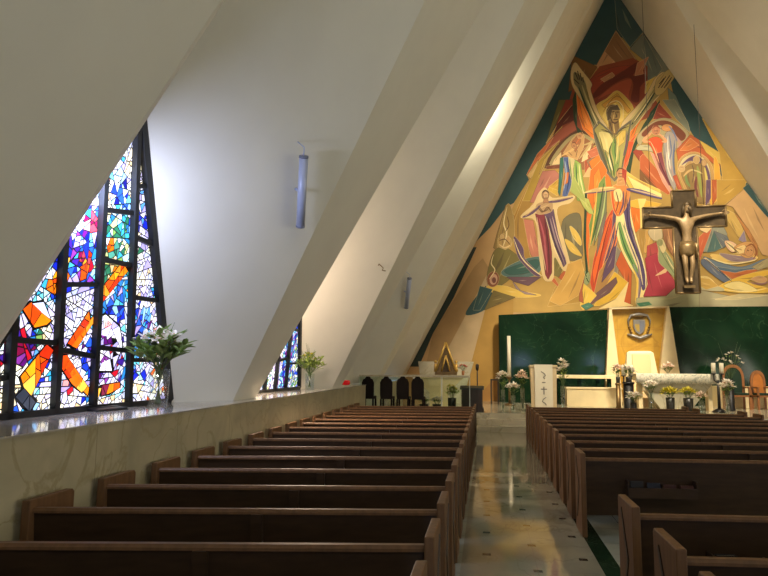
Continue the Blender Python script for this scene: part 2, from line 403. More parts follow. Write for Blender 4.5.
def bouquet(label, loc, h0, r0, h, w, nb, petal, nl, leafm, group=None, bl=.09, ll=.16, bias=0, seed=0, name='flower_bouquet', twigs=0, cat='bouquet'):
    """stems that stand in a vase: they leave a mouth of radius r0 at height h0 and spread to width w at height h"""
    rg = random.Random(seed)
    o = thing(name, label, cat, loc, 0, group)
    st, fo = MB(), MB(); tips = []
    n = nb+max(4, nl//5)
    for i in range(n):
        a = 2*math.pi*(i*.618+rg.uniform(-.08, .08)); q = math.sqrt((i+.5)/n)
        tip = Vector((math.cos(a)*q*w*.42, math.sin(a)*q*w*.36, h0+(h-h0)*(1-.45*q*q)*rg.uniform(.7, 1)))
        m0 = Vector((math.cos(a)*r0*.45, math.sin(a)*r0*.45, h0)); b0 = Vector((-math.cos(a)*r0*.35, -math.sin(a)*r0*.35, .03))
        st.tube([b0, m0, (m0+tip)/2+Vector((0, 0, .02)), tip], [.004, .004, .0035, .003], 5)
        tips.append((tip, (tip-m0).normalized(), m0))
    for i in range(nl):
        tip, d, m0 = tips[i % n]; t = rg.uniform(.35, 1)
        p = m0.lerp(tip, t); an = rg.uniform(0, 6.28)
        dd = d*.5+Vector((math.cos(an), math.sin(an), rg.uniform(.0, .7)))
        fo.leaf(p, dd, ll*rg.uniform(.6, 1.15), ll*.28*rg.uniform(.8, 1.2), None, rg.uniform(.0, .15))
    for i in range(twigs):
        an = rg.uniform(0, 6.28); q = rg.uniform(.3, .8)
        p0 = Vector((0, 0, h0)); p2 = Vector((math.cos(an)*w*.4*q, math.sin(an)*w*.3*q, h*rg.uniform(1.05, 1.28)))
        st.tube([p0, (p0+p2)/2+Vector((0, 0, .05)), p2], [.004, .003, .002], 5)
    st.build('stems', STEM, o); fo.build('foliage', leafm, o)
    for i in range(nb):
        tip, d, m0 = tips[i]
        f = MB(); ax = (d+Vector((rg.uniform(-.4, .4), rg.uniform(-.9, 0), .1))).normalized()
        s1 = ax.cross(Vector((.3, .2, 1))).normalized(); s2 = ax.cross(s1)
        for k in range(6):
            an = k*math.pi/3
            f.leaf(tip, ax*.75+s1*math.cos(an)+s2*math.sin(an), bl*(1 if k % 2 else .9), bl*.42, petal, .12)
        f.ball(tip+ax*bl*.25, bl*.09, POLLEN, 6, 5)
        f.build('blossom', None, o)
    return o

# ------------------------------------------------------------------ things on the marble ledge
p = atZ(163, 409.5, LZ); VL = (p.x-.06, p.y, LZ+.001)
vase('clear glass vase of lilies on the ledge by the large stained glass window', VL, .11, .40)
bouquet('large bouquet of white lilies and long leaves in front of the large stained glass window', (VL[0], VL[1], LZ+.03), .38, .09, .74, .74, 13, PETAL_W, 120, GREEN_L, bl=.13, ll=.22, seed=3, twigs=3)
p = atZ(313.5, 390.5, LZ); VL2 = (p.x-.08, p.y, LZ+.001)
vase('clear glass vase on the ledge by the small far stained glass window', VL2, .095, .32)
bouquet('airy green bouquet with thin twigs in the farther vase on the ledge', (VL2[0], VL2[1], LZ+.03), .30, .08, .68, .66, 6, PETAL_Y, 120, GREEN_Y, bl=.06, ll=.15, seed=5, twigs=6)
o = thing('votive_holder', 'small red votive holder on the far end of the marble ledge', 'votive holder', (-3.20, 14.5, LZ+.001))
RED = mat('red_glass', (214, 22, 30), .25, emit=.12)
b = MB(); b.lathe([(.05, 0), (.055, .008), (.02, .02), (.016, .04)], 14); b.build('glass_foot', GLASS, o)
b = MB(); b.lathe([(.02, .04), (.085, .05), (.1, .08), (.1, .13), (.09, .15), (.08, .14), (.02, .055)], 16); b.build('red_cup', RED, o)
p = atZ(106, 410.5, LZ)
o = thing('document_pouch', 'flat black pouch lying on the ledge at the foot of the large window', 'pouch', (p.x-.02, p.y, LZ+.001), R(78))
b = MB(); b.hexa([(-.2,-.12,0),(.2,-.12,0),(.2,.12,0),(-.2,.12,0)], [(-.19,-.11,.02),(.19,-.11,.026),(.19,.11,.035),(-.19,.11,.03)]); b.build('pouch_body', BLACK, o, bevel=.008)
b = MB(); b.hexa([(-.2,.0,.026),(.2,.0,.032),(.2,.12,.036),(-.2,.12,.031)], [(-.2,.0,.031),(.2,.0,.037),(.2,.125,.041),(-.2,.125,.036)]); b.build('pouch_flap', mat('pouch_leather', (38, 38, 44), .4), o)

# ------------------------------------------------------------------ tube lamps on the folded plates
LAMPM = mat('lamp_aluminium', (176, 184, 210), .35, metal=.1)
def plate(k):
    a, b, c = Vector(Ap(k, 1)), Vector(Cp(k, 1)), Vector(Dp(k))
    n = (b-a).cross(c-a).normalized()
    if n.dot(Vector((0, 0, EYE))-a) < 0: n = -n
    return a, n
def wall_lamp(label, k, top, bot, r):
    a, n = plate(k); off = n*(r+.09)
    P1, P2 = atP(top[0], top[1], a+off, n), atP(bot[0], bot[1], a+off, n)
    o = thing('wall_lamp', label, 'lamp', P2, 0, 'tube lamps on the white plates')
    t = P1-P2; L = t.length; d = t/L
    b = MB(); b.tube([d*.02, d*(L-.02)], r, 18); b.build('lamp_tube', LAMPM, o)
    for q0, q1 in ((0, .02), (L-.02, L)):
        b = MB(); b.tube([d*q0, d*q1], r*1.06, 18); b.build('end_cap', mat('lamp_cap', (120, 126, 148), .4, metal=.2), o)
    b = MB(); q = d*(L*.5)-n*r*.9; b.tube([q, q-n*(.09-.001)], r*.35, 8); q = d*L; b.tube([q, q+d*.1, q+d*.13-n*(r+.085)], r*.14, 6); b.build('bracket', LAMPM, o)
wall_lamp('long pale blue tube lamp on the near white plate above the lilies', 0, (303.8, 156), (300.3, 227), .052)
wall_lamp('slim tube lamp on the far plate left of the altar', 2, (409.6, 278), (406.2, 308), .062)
a, n = plate(1); q = atP(378, 267, a+n*.005, n)
o = thing('wall_hook', 'tiny curled metal hook on the warm lit middle plate', 'hook', q)
b = MB(); b.tube([Vector((0,0,.06)), n*.03+Vector((0,0,.07)), n*.07+Vector((.03,0,.04)), n*.06+Vector((.07,0,0)), n*.05+Vector((.05,.02,-.05)), n*.05+Vector((.12,.02,-.06))], .011, 6); b.build('hook_arm', BRONZE, o)
b = MB(); b.ball((0,0,.05), .025); b.build('hook_plate', BRONZE, o)

# ------------------------------------------------------------------ green marble screens and the gold panel
def slab(name, label, cat, pts, y0, y1, m, bev=0):
    o = MB(); o.prism([(q.x, q.z) for q in pts], y0, y1, 'y'); b = o.build(name, m, None, bevel=bev); tag(b, label, cat); return b
GY = 24.3
pl = [atY(498.5, 315, GY), atY(607.5, 309.5, GY)]
plb = atY(603.2, 402, GY).x
slab('marble_screen', 'polished green marble screen left of the gold panel', 'screen', [Vector((pl[0].x, 0, PZ)), Vector((plb, 0, PZ)), pl[1], pl[0]], GY, GY+.35, GREENM)
pr = [atY(668.5, 307, GY), atY(790, 306, GY)]
xr0 = atY(684, 400, GY).x
slab('marble_screen', 'polished green marble screen right of the gold panel, behind the arched chairs', 'screen', [Vector((xr0+.02, 0, PZ)), Vector((pr[1].x+1.6, 0, PZ)), Vector((pr[1].x+1.6, 0, pr[1].z)), pr[0]], GY, GY+.35, GREENM)
o = thing('niche_panel', 'gold leaf panel between pale slanting jambs behind the throne', 'panel', (atY(638, 400, GY).x, GY, PZ))
ox = o.location
def npoly(pix, y0, y1, name, m):
    b = MB(); b.prism([(q.x-ox.x, q.z-ox.z) for q in (atY(x, y, GY) for x, y in pix)], y0, y1, 'y'); b.build(name, m, o)
npoly([(608.2, 309), (610.5, 309), (622, 402), (604, 402)], -.22, .0, 'jamb', CREAM)
npoly([(665.5, 307), (667.5, 307), (682.5, 402), (655, 402)], -.22, .0, 'jamb', CREAM)
npoly([(608.5, 308.2), (667.3, 306.4), (667.3, 308), (608.5, 309.8)], -.22, .3, 'lintel', CREAM)
npoly([(610, 309), (666, 307), (660, 402), (620, 402)], .02, .28, 'gold_field', marble('gold_panel', (200, 158, 58), (176, 132, 44), .35, .9, .05, cloud=(182, 140, 48), tile=((0, .62, .3), (2, .62, .1)), grout=(160, 120, 44)))
# coat of arms
q = atY(639, 326, GY)
o = thing('coat_of_arms', 'metal coat of arms with shield and hat on the gold panel', 'crest', (q.x, GY-.001, q.z))
SILV = mat('crest_silver', (150, 146, 140), .35, metal=.6); BLUE = mat('crest_blue', (112, 114, 126), .4); CG = mat('crest_gold', (190, 160, 84), .35, metal=.5)
b = MB(); b.prism([(-.20,.22),(.20,.22),(.21,.0),(.15,-.2),(0,-.32),(-.15,-.2),(-.21,0)], -.06, 0, 'y'); b.build('shield', SILV, o, bevel=.01)
b = MB(); b.prism([(-.15,.06),(.0,.06),(.0,-.24),(-.1,-.16),(-.15,-.02)], -.075, -.06, 'y'); b.build('shield_field', CG, o)
b = MB(); b.prism([(.01,.17),(.16,.17),(.16,-.02),(.1,-.16),(.01,-.24)], -.075, -.06, 'y'); b.build('shield_field', BLUE, o)
b = MB(); b.tube([(-.36,-.02,-.04),(-.38,.2,-.05),(-.28,.38,-.06),(0,.42,-.07),(.28,.38,-.06),(.38,.2,-.05),(.36,-.02,-.04)], [.02,.035,.05,.06,.05,.035,.02], 8)
b.v = [(x, z_, y_) for x, y_, z_ in b.v]; b.build('hat_cords', SILV, o)
b = MB(); b.ball((0,-.06,.36), (.22,.05,.09)); b.build('hat', BRONZE, o)
b = MB(); b.tube([(-.42,-.04,-.3),(-.22,-.06,-.36),(0,-.07,-.44),(.22,-.06,-.36),(.42,-.04,-.3)], [.03,.06,.06,.06,.03], 8); b.build('motto_ribbon', SILV, o)
for s in (-1, 1):
    for i, z in enumerate((-.05, -.14, -.23)):
        b = MB(); b.ball((s*(.34-.03*i), -.04, z), .045, None, 8, 6); b.build('tassel', BRONZE, o)
# small items of the far stone shelf and bench
x0, x1, z0, z1 = rect(556, 375, 612, 378.5, 23.6)
o = thing('stone_shelf', 'long pale stone shelf in front of the left green screen', 'shelf', (x0, 23.6, PZ))
b = MB(); b.box(0, x1-x0, -.25, .3, z0-PZ, z1-PZ); b.build('shelf_top', CREAM, o, bevel=.01)
for t in (.06, .42, .75, .95):
    b = MB(); xx = (x1-x0)*t; b.box(xx-.05, xx+.05, -.1, .2, 0, z0-PZ); b.build('support', GREENM, o)
x0, x1, z0, z1 = rect(567, 387.5, 622, 402, 22.6)
o = thing('stone_bench', 'long pale stone bench below the shelf left of the altar', 'bench', (x0, 22.6, PZ))
b = MB(); b.box(0, x1-x0, 0, .5, 0, z1-PZ-.06); b.build('bench_body', CREAM, o)
b = MB(); b.box(-.03, x1-x0+.03, -.03, .52, z1-PZ-.06, z1-PZ); b.build('bench_top', CREAM, o, bevel=.01)
# throne
o = thing('throne', 'tall pale upholstered throne in front of the gold panel', 'chair', (atY(643.5, 400, 23.3).x, 23.3, PZ))
tx = o.location.x
zt = atY(643, 351, 23.3).z-PZ; zm = atY(643, 375, 23.3).z-PZ
b = MB(); b.hexa([(-.62,-.1,0),(.66,-.1,0),(.66,.25,0),(-.62,.25,0)], [(-.47,.05,zt-.06),(.40,.05,zt-.06),(.40,.22,zt-.06),(-.47,.22,zt-.06)]); b.hexa([(-.47,.05,zt-.06),(.40,.05,zt-.06),(.40,.22,zt-.06),(-.47,.22,zt-.06)], [(-.36,.07,zt),(.3,.07,zt),(.3,.2,zt),(-.36,.2,zt)]); b.build('backrest', CREAM, o)
PADM = mat('throne_pad', (222, 190, 140), .8)
b = MB(); b.hexa([(-.33,-.17,.5),(.3,-.17,.5),(.3,-.1,.5),(-.33,-.1,.5)], [(-.32,.0,zt-.1),(.27,.0,zt-.1),(.27,.06,zt-.1),(-.32,.06,zt-.1)]); b.build('back_pad', PADM, o, bevel=.02)
b = MB(); b.box(-.42, .4, -.6, -.1, .3, .5); b.build('seat', PADM, o, bevel=.03)
for s in (-.5, .5):
    b = MB(); b.hexa([(s-.08,-.65,0),(s+.08,-.65,0),(s+.08,-.02,0),(s-.08,-.02,0)], [(s-.08,-.55,.72),(s+.08,-.55,.72),(s+.08,-.02,.8),(s-.08,-.02,.8)]); b.build('armrest', CREAM, o, bevel=.01)
# altar
AYv = 21.0
x0, x1, z0, z1 = rect(636.5, 374, 718.5, 376.5, AYv)
zc = atY(677, 383.5, AYv).z-PZ
o = thing('altar', 'stone altar table with a tapering pedestal in front of the throne', 'altar', ((x0+x1)/2, AYv, PZ)); w = (x1-x0)/2
b = MB(); b.box(-w, w, 0, .95, z0-PZ-.12, z1-PZ-.01); b.build('table_top', CREAM, o, bevel=.01)
b = MB(); b.hexa([(-w*.36,.28,0),(w*.36,.28,0),(w*.36,.7,0),(-w*.36,.7,0)], [(-w*.94,.1,z0-PZ-.12),(w*.94,.1,z0-PZ-.12),(w*.94,.85,z0-PZ-.12),(-w*.94,.85,z0-PZ-.12)]); b.build('pedestal', STEPM, o, bevel=.01)
for s in (-1, 1):
    b = MB(); b.box(s*w*.86-.06, s*w*.86+.06, .3, .6, 0, z0-PZ-.12); b.build('leg', CREAM, o)
LACE = marble('lace_cloth', (232, 224, 202), (132, 136, 120), .85, 5.5, .05, cloud=(222, 214, 190), thin=.8)
b = MB(); zt_ = z1-PZ
n = 40
vs = []; 
for row, (yy, zz) in enumerate(((.97, zt_+.002), (-.015, zt_+.002), (-.03, zt_-.03), (-.035, zc))):
    for i in range(n+1):
        t = -w-.02+(2*w+.04)*i/n; vs.append((t, yy-(.012*math.sin(i*1.9) if row == 3 else 0), zz-(.012*abs(math.sin(i*.9)) if row == 3 else 0)))
vs += [(x, y+.006, z-.0) for x, y, z in vs]
m_ = n+1
fs = [[r*m_+i, r*m_+i+1, (r+1)*m_+i+1, (r+1)*m_+i] for r in range(3) for i in range(n)]
o2 = thing('altar_cloth', 'white lace edged cloth draped over the stone altar', 'cloth', ((x0+x1)/2, AYv, PZ+.002))
b.add(vs, fs, None, True); c = b.build('cloth_sheet', LACE, o2); md = c.modifiers.new('solid', 'SOLIDIFY'); md.thickness = .004; md.offset = 1
altar_top = z1+.012; ALX = ((x0+x1)/2)
# lectern with its hanging
LYv = 19.0
x0, x1, z0, z1 = rect(530.5, 365, 557, 402, LYv)
o = thing('lectern', 'pale stone lectern with a broad front at the head of the aisle', 'lectern', ((x0+x1)/2, LYv, PZ)); w = (x1-x0)/2; h = z1-PZ
LECT = mat('lectern_stone', (206, 182, 138), .5, noise=.06)
b = MB(); b.hexa([(-w*.95,.02,0),(w*.95,.02,0),(w*.8,.5,0),(-w*.8,.5,0)], [(-w,.02,h-.06),(w,.02,h-.06),(w,.55,h-.06),(-w,.55,h-.06)]); b.build('lectern_body', LECT, o, bevel=.01)
b = MB(); b.hexa([(-w-.02,0,h-.059),(w+.02,0,h-.059),(w+.02,.58,h-.059),(-w-.02,.58,h-.059)], [(-w-.02,0,h),(w+.02,0,h),(w+.02,.58,h-.03),(-w-.02,.58,h-.03)]); b.build('reading_desk', LECT, o)
o = thing('lectern_hanging', 'white embroidered cloth hanging down the front of the lectern', 'cloth', ((x0+x1)/2, LYv, PZ))
b = MB(); b.box(-w*.68, w*.68, -.022, -.014, .05, h+.012); b.box(-w*.68, w*.68, -.014, .4, h+.004, h+.012); b.build('cloth_sheet', mat('hanging_cloth', (222, 212, 186), .85), o)
b = MB()
G = lambda x, z, ww, hh: b.box(x-ww, x+ww, -.026, -.021, z-hh, z+hh)
G(0, h*.46, .015, .11); G(0, h*.49, .085, .015)
G(0, h*.63, .05, .014)
b.tube([(-.07,-.024,h*.86),(.02,-.024,h*.82),(.05,-.024,h*.78),(-.01,-.024,h*.74),(.03,-.024,h*.71)], .011, 6)
b.tube([(.06,-.024,h*.32),(-.02,-.024,h*.28),(-.05,-.024,h*.23),(.02,-.024,h*.2),(.06,-.024,h*.16)], .011, 6)
b.build('embroidery', mat('grey_thread', (120, 112, 104), .8), o)
# paschal candle on its stand
x0, x1, z0, z1 = rect(507, 336, 511, 378, 22.4)
o = thing('candle_stand', 'dark slender floor stand under the tall white candle left of the lectern', 'candle stand', ((x0+x1)/2, 22.4, PZ))
hz = atY(509, 377, 22.4).z-PZ
b = MB(); b.lathe([(.2,0),(.2,.03),(.06,.08)], 16); b.build('stand_base', BRONZE, o)
b = MB(); b.lathe([(.04,.07),(.03,hz-.1)], 12); b.build('stand_pole', BRONZE, o)
b = MB(); b.lathe([(.03,hz-.1),(.11,hz-.02),(.11,hz)], 16); b.build('candle_cup', BRONZE, o)
o = thing('candle', 'very tall white candle standing before the left green marble screen', 'candle', ((x0+x1)/2, 22.4, PZ+hz+.001))
b = MB(); b.lathe([(.062,0),(.06,z1-PZ-hz)], 14); b.build('wax', WAX, o); b = MB(); b.tube([(0,0,z1-PZ-hz),(0,0,z1-PZ-hz+.05)], .006, 5); b.build('wick', BLACK, o)
# dark side table at the left edge of the green screen
x0, x1, z0, z1 = rect(490.5, 379, 499, 402, 22.9)
o = thing('side_table', 'small dark side table beside the left end of the green screen', 'table', ((x0+x1)/2, 22.9, PZ)); w = (x1-x0)/2; h = z1-PZ
b = MB(); b.box(-w, w, -.2, .2, h-.05, h); b.build('table_top', WOOD3, o)
for sx in (-1, 1):
    for sy in (-1, 1):
        b = MB(); b.box(sx*w-.05*(sx > 0), sx*w+.05*(sx < 0), sy*.2-.05*(sy > 0), sy*.2+.05*(sy < 0), 0, h-.05); b.build('leg', WOOD3, o)
# arched chairs
def arch_chair(x, Y, pix_w, ytop, label, padcol, backwood, group='arched wooden chairs by the right screen'):
    c0 = atY(x, 400, Y); o = thing('arched_chair', label, 'chair', (c0.x, Y, PZ), 0, group)
    w = pix_w*Y/F/2; h = atY(x, ytop, Y).z-PZ
    WD = mat('chair_oak', (150, 96, 52), .4, noise=.15)
    def arch(w, zb, zs, zt, n=8):
        L = [(-w, zb), (-w, zs)]
        for i in range(1, n+1):
            t = i/n; L.append((-w*math.cos(t*math.pi/2)**.9, zs+(zt-zs)*math.sin(t*math.pi/2)**.85) if i < n else (0, zt))
        return L+[(-a, b) for a, b in L[-2::-1]]
    outer, inner = arch(w, .45, h*.66, h), arch(w-.07, .52, h*.66, h-.1)
    f = MB(); n = len(outer)
    for i in range(n-1):
        f.hexa([(outer[i][0],.3,outer[i][1]),(outer[i+1][0],.3,outer[i+1][1]),(inner[i+1][0],.3,inner[i+1][1]),(inner[i][0],.3,inner[i][1])],
               [(outer[i][0],.37,outer[i][1]),(outer[i+1][0],.37,outer[i+1][1]),(inner[i+1][0],.37,inner[i+1][1]),(inner[i][0],.37,inner[i][1])])
    f.build('back_frame', WD, o)
    f = MB(); f.prism(inner, .32, .36, 'y'); f.build('back_panel', backwood or mat('chair_pad_green', padcol, .8), o)
    f = MB(); f.box(-w, w, -.2, .32, .40, .46); f.build('seat_frame', WD, o)
    f = MB(); f.box(-w+.03, w-.03, -.19, .29, .46, .53); f.build('seat', mat('chair_pad_green', padcol, .8), o, bevel=.02)
    for sx in (-1, 1):
        for yy in (-.2, .3):
            f = MB(); f.box(sx*w-.06*(sx > 0), sx*w+.06*(sx < 0), yy, yy+.06, 0, .40 if yy > 0 else .68); f.build('leg', WD, o)
        f = MB(); f.box(sx*w-.07*(sx > 0), sx*w+.07*(sx < 0), -.22, .3, .68, .73); f.build('armrest', WD, o)
arch_chair(738, 22.6, 19, 364.5, 'arched wooden chair with a green padded back at right of the altar', (16, 46, 30), None)
arch_chair(763, 22.6, 13, 370.5, 'arched wooden chair with a plain orange wood back at the right edge', (24, 30, 26), mat('chair_back_wood', (190, 116, 48), .4, noise=.1))
o = thing('stone_block', 'low pale stone block behind the green backed arched chair', 'block', (atY(744, 400, 23.6).x, 23.6, PZ))
b = MB(); b.box(-.9, .9, -.2, .3, 0, .72); b.build('block_body', CREAM, o, bevel=.01)

# ------------------------------------------------------------------ candles and flowers round the altar
def pedestal(x, Y, pw, ytop, label, m=BLACK, name='flower_pedestal'):
    c0 = atY(x, 400, Y); w = pw*Y/F/2; h = atY(x, ytop, Y).z-PZ
    o = thing(name, label, 'pedestal', (c0.x, Y, PZ))
    b = MB(); b.lathe([(w,0),(w,.04),(w*.85,.08),(w*.85,h-.06)], 16); b.build('pedestal_body', m, o)
    b = MB(); b.lathe([(w*1.02,h-.059),(w*1.02,h)], 16); b.build('pedestal_top', m, o)
    return (c0.x, Y, PZ+h)
def candle(x, y, z, r, h, label, group):
    o = thing('candle', label, 'candle', (x, y, z+.001), 0, group)
    b = MB(); b.lathe([(r,0),(r,h-.01),(r*.9,h)], 14); b.build('wax', WAX, o)
    b = MB(); b.tube([(0,0,h),(0,0,h+.03)], .005, 5); b.build('wick', BLACK, o)
CG_ = 'thick candles on the altar candelabra'
def candelabrum(x, Y, yb, ytop, label, cands, side):
    c0 = atY(x, 400, Y); h = atY(x, yb, Y).z-PZ
    o = thing('candelabrum', label, 'candelabrum', (c0.x, Y, PZ))
    b = MB(); b.lathe([(.2,0),(.2,.03),(.07,.1)], 14); b.build('stand_base', BLACK, o)
    b = MB(); b.lathe([(.05,.09),(.035,h-.2)], 10); b.build('stand_pole', BLACK, o)
    for i, dx in enumerate((-.11, .12)):
        b = MB(); b.tube([(0,0,h-.3),(dx,0,h-.2),(dx,0,h-.03)], .02, 8); b.build('stand_arm', BLACK, o)
        b = MB(); b.lathe([(.04,h-.03),(.085,h-.015),(.085,h)], 14, (dx,0,0)); b.build('candle_cup', BLACK, o)
        candle(c0.x+dx, Y, PZ+h, .062, atY(x, ytop, Y).z-PZ-h, '%s of two thick white candles %s' % (('left', 'right')[i], side), CG_)
candelabrum(719, 20.9, 373.5, 363, 'dark candelabrum holding two thick candles right of the altar', 2, 'on the candelabrum right of the altar')
candelabrum(628, 21.0, 375.5, 365, 'dark candelabrum holding two thick candles left of the altar', 2, 'on the candelabrum left of the altar')
pedestal(629, 20.4, 11, 382, 'dark round pedestal standing at the left front of the altar')
AG = 'flower arrangements in the sanctuary'
def arrangement(x, Y, ybase, pw, ph, pv, pvh, label, petal, nb, seed, vm=None, leafm=GREEN_L, z=None, bl=.15, ll=.16, vlabel=None):
    c0 = atY(x, 395, Y); zz = PZ if z is None else z
    k = Y/F; nb += 3
    vase(vlabel or ('vase holding the '+label), (c0.x, Y, zz+.001), pv*k/2, pvh*k, 'sanctuary flower vases', vm)
    bouquet(label, (c0.x, Y, zz+.031), pvh*k-.02, pv*k/2*.8, ph*k, pw*k, nb, petal, 26, leafm, AG, bl, ll, seed=seed)
DARKV = mat('dark_vase', (40, 38, 32), .3)
arrangement(503, 19.6, 403, 12, 37, 4.5, 20, 'tall white lilies farthest left before the green screen', PETAL_W, 7, 11)
arrangement(513, 18.9, 404, 13, 26, 5, 16, 'low white lilies in the middle of the cluster left of the lectern', PETAL_W, 8, 12)
arrangement(522.5, 19.9, 404, 12, 36, 4.5, 21, 'tall pale lilies next to the lectern on its left', PETAL_P, 7, 13)
arrangement(563, 19.8, 404, 13, 48, 5, 24, 'very tall white and green flowers right of the lectern', PETAL_W, 8, 14, None, GREEN_Y)
arrangement(633, 19.5, 404, 16, 18, 6, 10, 'white lilies at the foot of the dark altar pedestal', PETAL_W, 7, 15, DARKV)
arrangement(651, 20.45, 404, 16, 27, 6, 17, 'white lilies before the left end of the altar', PETAL_W, 7, 16)
arrangement(670, 20.0, 404, 16, 21, 8, 14, 'yellow flowers in a dark vase before the altar, left of two', PETAL_Y, 10, 17, DARKV, GREEN_Y)
arrangement(688, 20.4, 404, 16, 21, 9, 13, 'yellow flowers in a dark vase before the altar, right of two', PETAL_Y, 10, 18, DARKV, GREEN_Y)
arrangement(701, 19.9, 404, 11, 17, 6, 12, 'small pale flowers in glass right of the yellow flowers', PETAL_P, 5, 19)
arrangement(726.5, 20.0, 404, 17, 29, 6, 17, 'white lilies under the candelabrum right of the altar', PETAL_W, 8, 20)
pz = pedestal(731, 21.6, 7, 386, 'slim dark pedestal behind the lilies right of the altar', BLACK, 'plant_pedestal')
o = vase('dark pot of the white orchid spray', (pz[0], pz[1], pz[2]+.001), .1, .2, None, DARKV)
bouquet('airy white orchid spray arching against the right green screen', (pz[0], pz[1], pz[2]+.03), .18, .08, 1.1, 1.25, 12, PETAL_W, 8, GREEN_L, None, .08, .14, seed=21, name='orchid_spray', twigs=3, cat='orchid')
q = atY(629, 382, 20.4)
arrangement(629, 20.4, 382, 14, 13, 5, 5, 'white lilies on top of the dark altar pedestal', PETAL_W, 6, 22, DARKV, z=q.z+.0)
b0 = atY(668, 375, 23.2)
pz = pedestal(669, 22.4, 6, 380, 'slim dark pedestal right of the throne', BRONZE, 'plant_pedestal')
arrangement(669, 22.4, 380, 12, 14, 4, 6, 'pale lilies on the slim pedestal right of the throne', PETAL_P, 6, 23, DARKV, z=pz[2])
pz = pedestal(618.5, 22.0, 5, 383, 'slim bronze pedestal left of the throne', BRONZE, 'plant_pedestal')
arrangement(618.5, 22.0, 383, 11, 15, 4, 6, 'pale lilies on the slim pedestal left of the throne', PETAL_P, 6, 24, DARKV, z=pz[2])

# ------------------------------------------------------------------ left sanctuary: high chairs, side altar, tabernacle
CHW = mat('chair_black_wood', (26, 20, 17), .6, noise=.2, spec=.12)
CH = [(367.5, 'first'), (386, 'second'), (402.5, 'third'), (417.5, 'fourth')]
for i, (px, nm) in enumerate(CH):
    Y = 17.25; c0 = atY(px, 400, Y); w = 12.5*Y/F/2; h = atY(px, 376.5, Y).z-PZ
    o = thing('high_back_chair', 'dark high-backed wooden chair, %s from the left in the row before the side altar' % nm, 'chair', (c0.x, Y, PZ), 0, 'dark chairs before the side altar')
    b = MB(); b.prism([(-w*.9,.38),(w*.9,.38),(w,.5),(w,h-.16),(w*.75,h-.07),(w*.45,h-.05),(w*.3,h),(-w*.3,h),(-w*.45,h-.05),(-w*.75,h-.07),(-w,h-.16),(-w,.5)], 0, .05, 'y'); b.build('backrest', CHW, o, bevel=.008)
    b = MB(); b.box(-w, w, .05, .48, .38, .45); b.build('seat', CHW, o, bevel=.01)
    for sx in (-1, 1):
        for y0 in (.0, .42):
            b = MB(); b.box(sx*w-.045*(sx > 0), sx*w+.045*(sx < 0), y0, y0+.05, 0, .38); b.build('leg', CHW, o)
x0, x1, z0, z1 = rect(404, 375, 470, 377, 20.6)
o = thing('side_altar', 'long side altar with a thin pale top on flared white pedestals', 'altar', ((x0+x1)/2, 20.6, PZ)); w = (x1-x0)/2; h = z1-PZ
b = MB(); b.box(-w, w, 0, .7, h-.06, h); b.build('table_top', STEPM, o)
for px in (438,):
    cx = atY(px, 390, 20.6).x-(x0+x1)/2; ww = .35 if px < 400 else .82
    b = MB(); b.hexa([(cx-ww*.35,.2,0),(cx+ww*.35,.2,0),(cx+ww*.35,.55,0),(cx-ww*.35,.55,0)], [(cx-ww*.35,.15,h*.45),(cx+ww*.35,.15,h*.45),(cx+ww*.35,.6,h*.45),(cx-ww*.35,.6,h*.45)]); b.hexa([(cx-ww*.35,.15,h*.45),(cx+ww*.35,.15,h*.45),(cx+ww*.35,.6,h*.45),(cx-ww*.35,.6,h*.45)], [(cx-ww,.04,h-.06),(cx+ww,.04,h-.06),(cx+ww,.66,h-.06),(cx-ww,.66,h-.06)]); b.build('pedestal', CREAM, o)
gy = 18.05
x0, x1, z0, z1 = rect(359, 375.3, 470, 376.8, gy)
o = thing('glass_rail', 'greenish glass parapet with a thin pale top rail behind the dark chairs', 'rail', (x0, gy, PZ)); w = x1-x0; hh = z1-PZ
b = MB(); b.box(0, w, -.05, .05, hh-.045, hh); b.build('top_rail', STEPM, o)
for i in range(4):
    b = MB(); b.box(w*i/4+.03, w*(i+1)/4-.03, -.008, .008, .06, hh-.05); b.build('glass_panel', GREENGLASS, o)
for i in range(5):
    b = MB(); b.box(max(w*i/4-.02, 0), min(w*i/4+.02, w), -.02, .02, 0, hh-.046); b.build('post', mat('rail_post', (190, 200, 186), .3, metal=.3), o)
x0, x1, z0, z1 = rect(418, 361.5, 474, 402, 23.0)
slab('reredos', 'pale stone slab standing behind the golden triangular tabernacle', 'reredos', [Vector((x0+.2, 0, PZ)), Vector((x1-.45, 0, PZ)), Vector((x1, 0, z1)), Vector((x0, 0, z1))], 23.0, 23.2, STEPM, .01)
# tabernacle: an open golden triangle with a niche
q = atY(446, 374.4, 20.9)
o = thing('tabernacle', 'golden triangular tabernacle standing on the side altar', 'tabernacle', (q.x, 20.95, PZ+h+.001))
th = atY(446, 342.5, 20.9).z-(PZ+h); tw = 20.5*20.9/F/2
b = MB(); b.box(-tw*1.05, tw*1.05, -.2, .2, 0, .1); b.build('base', TABM, o, bevel=.01)
for s in (-1, 1):
    b = MB(); b.prism([(s*tw,.1),(s*(tw-.2),.1),(0,th-.42),(0,th)], -.14, .14, 'y'); b.build('side_panel', TABM, o)
    b = MB(); b.tube([(s*tw,-.15,.1),(0,-.15,th)], .035, 6); b.tube([(s*(tw-.2),-.15,.12),(0,-.15,th-.42)], .025, 6); b.build('edge_trim', TABG, o)  # bright tubes along the edges, highlights put into shape and colour
b = MB(); b.prism([(-.2,.1),(.2,.1),(.1,th*.62),(-.1,th*.62)], -.1, .12, 'y'); b.build('door', mat('gold_dark', (58, 44, 22), .4, metal=.4), o)
b = MB(); b.prism([(-tw*.7,.1),(tw*.7,.1),(0,th*.82)], .02, .1, 'y'); b.build('back_panel', mat('gold_shadow', (72, 56, 28), .5, metal=.2), o)
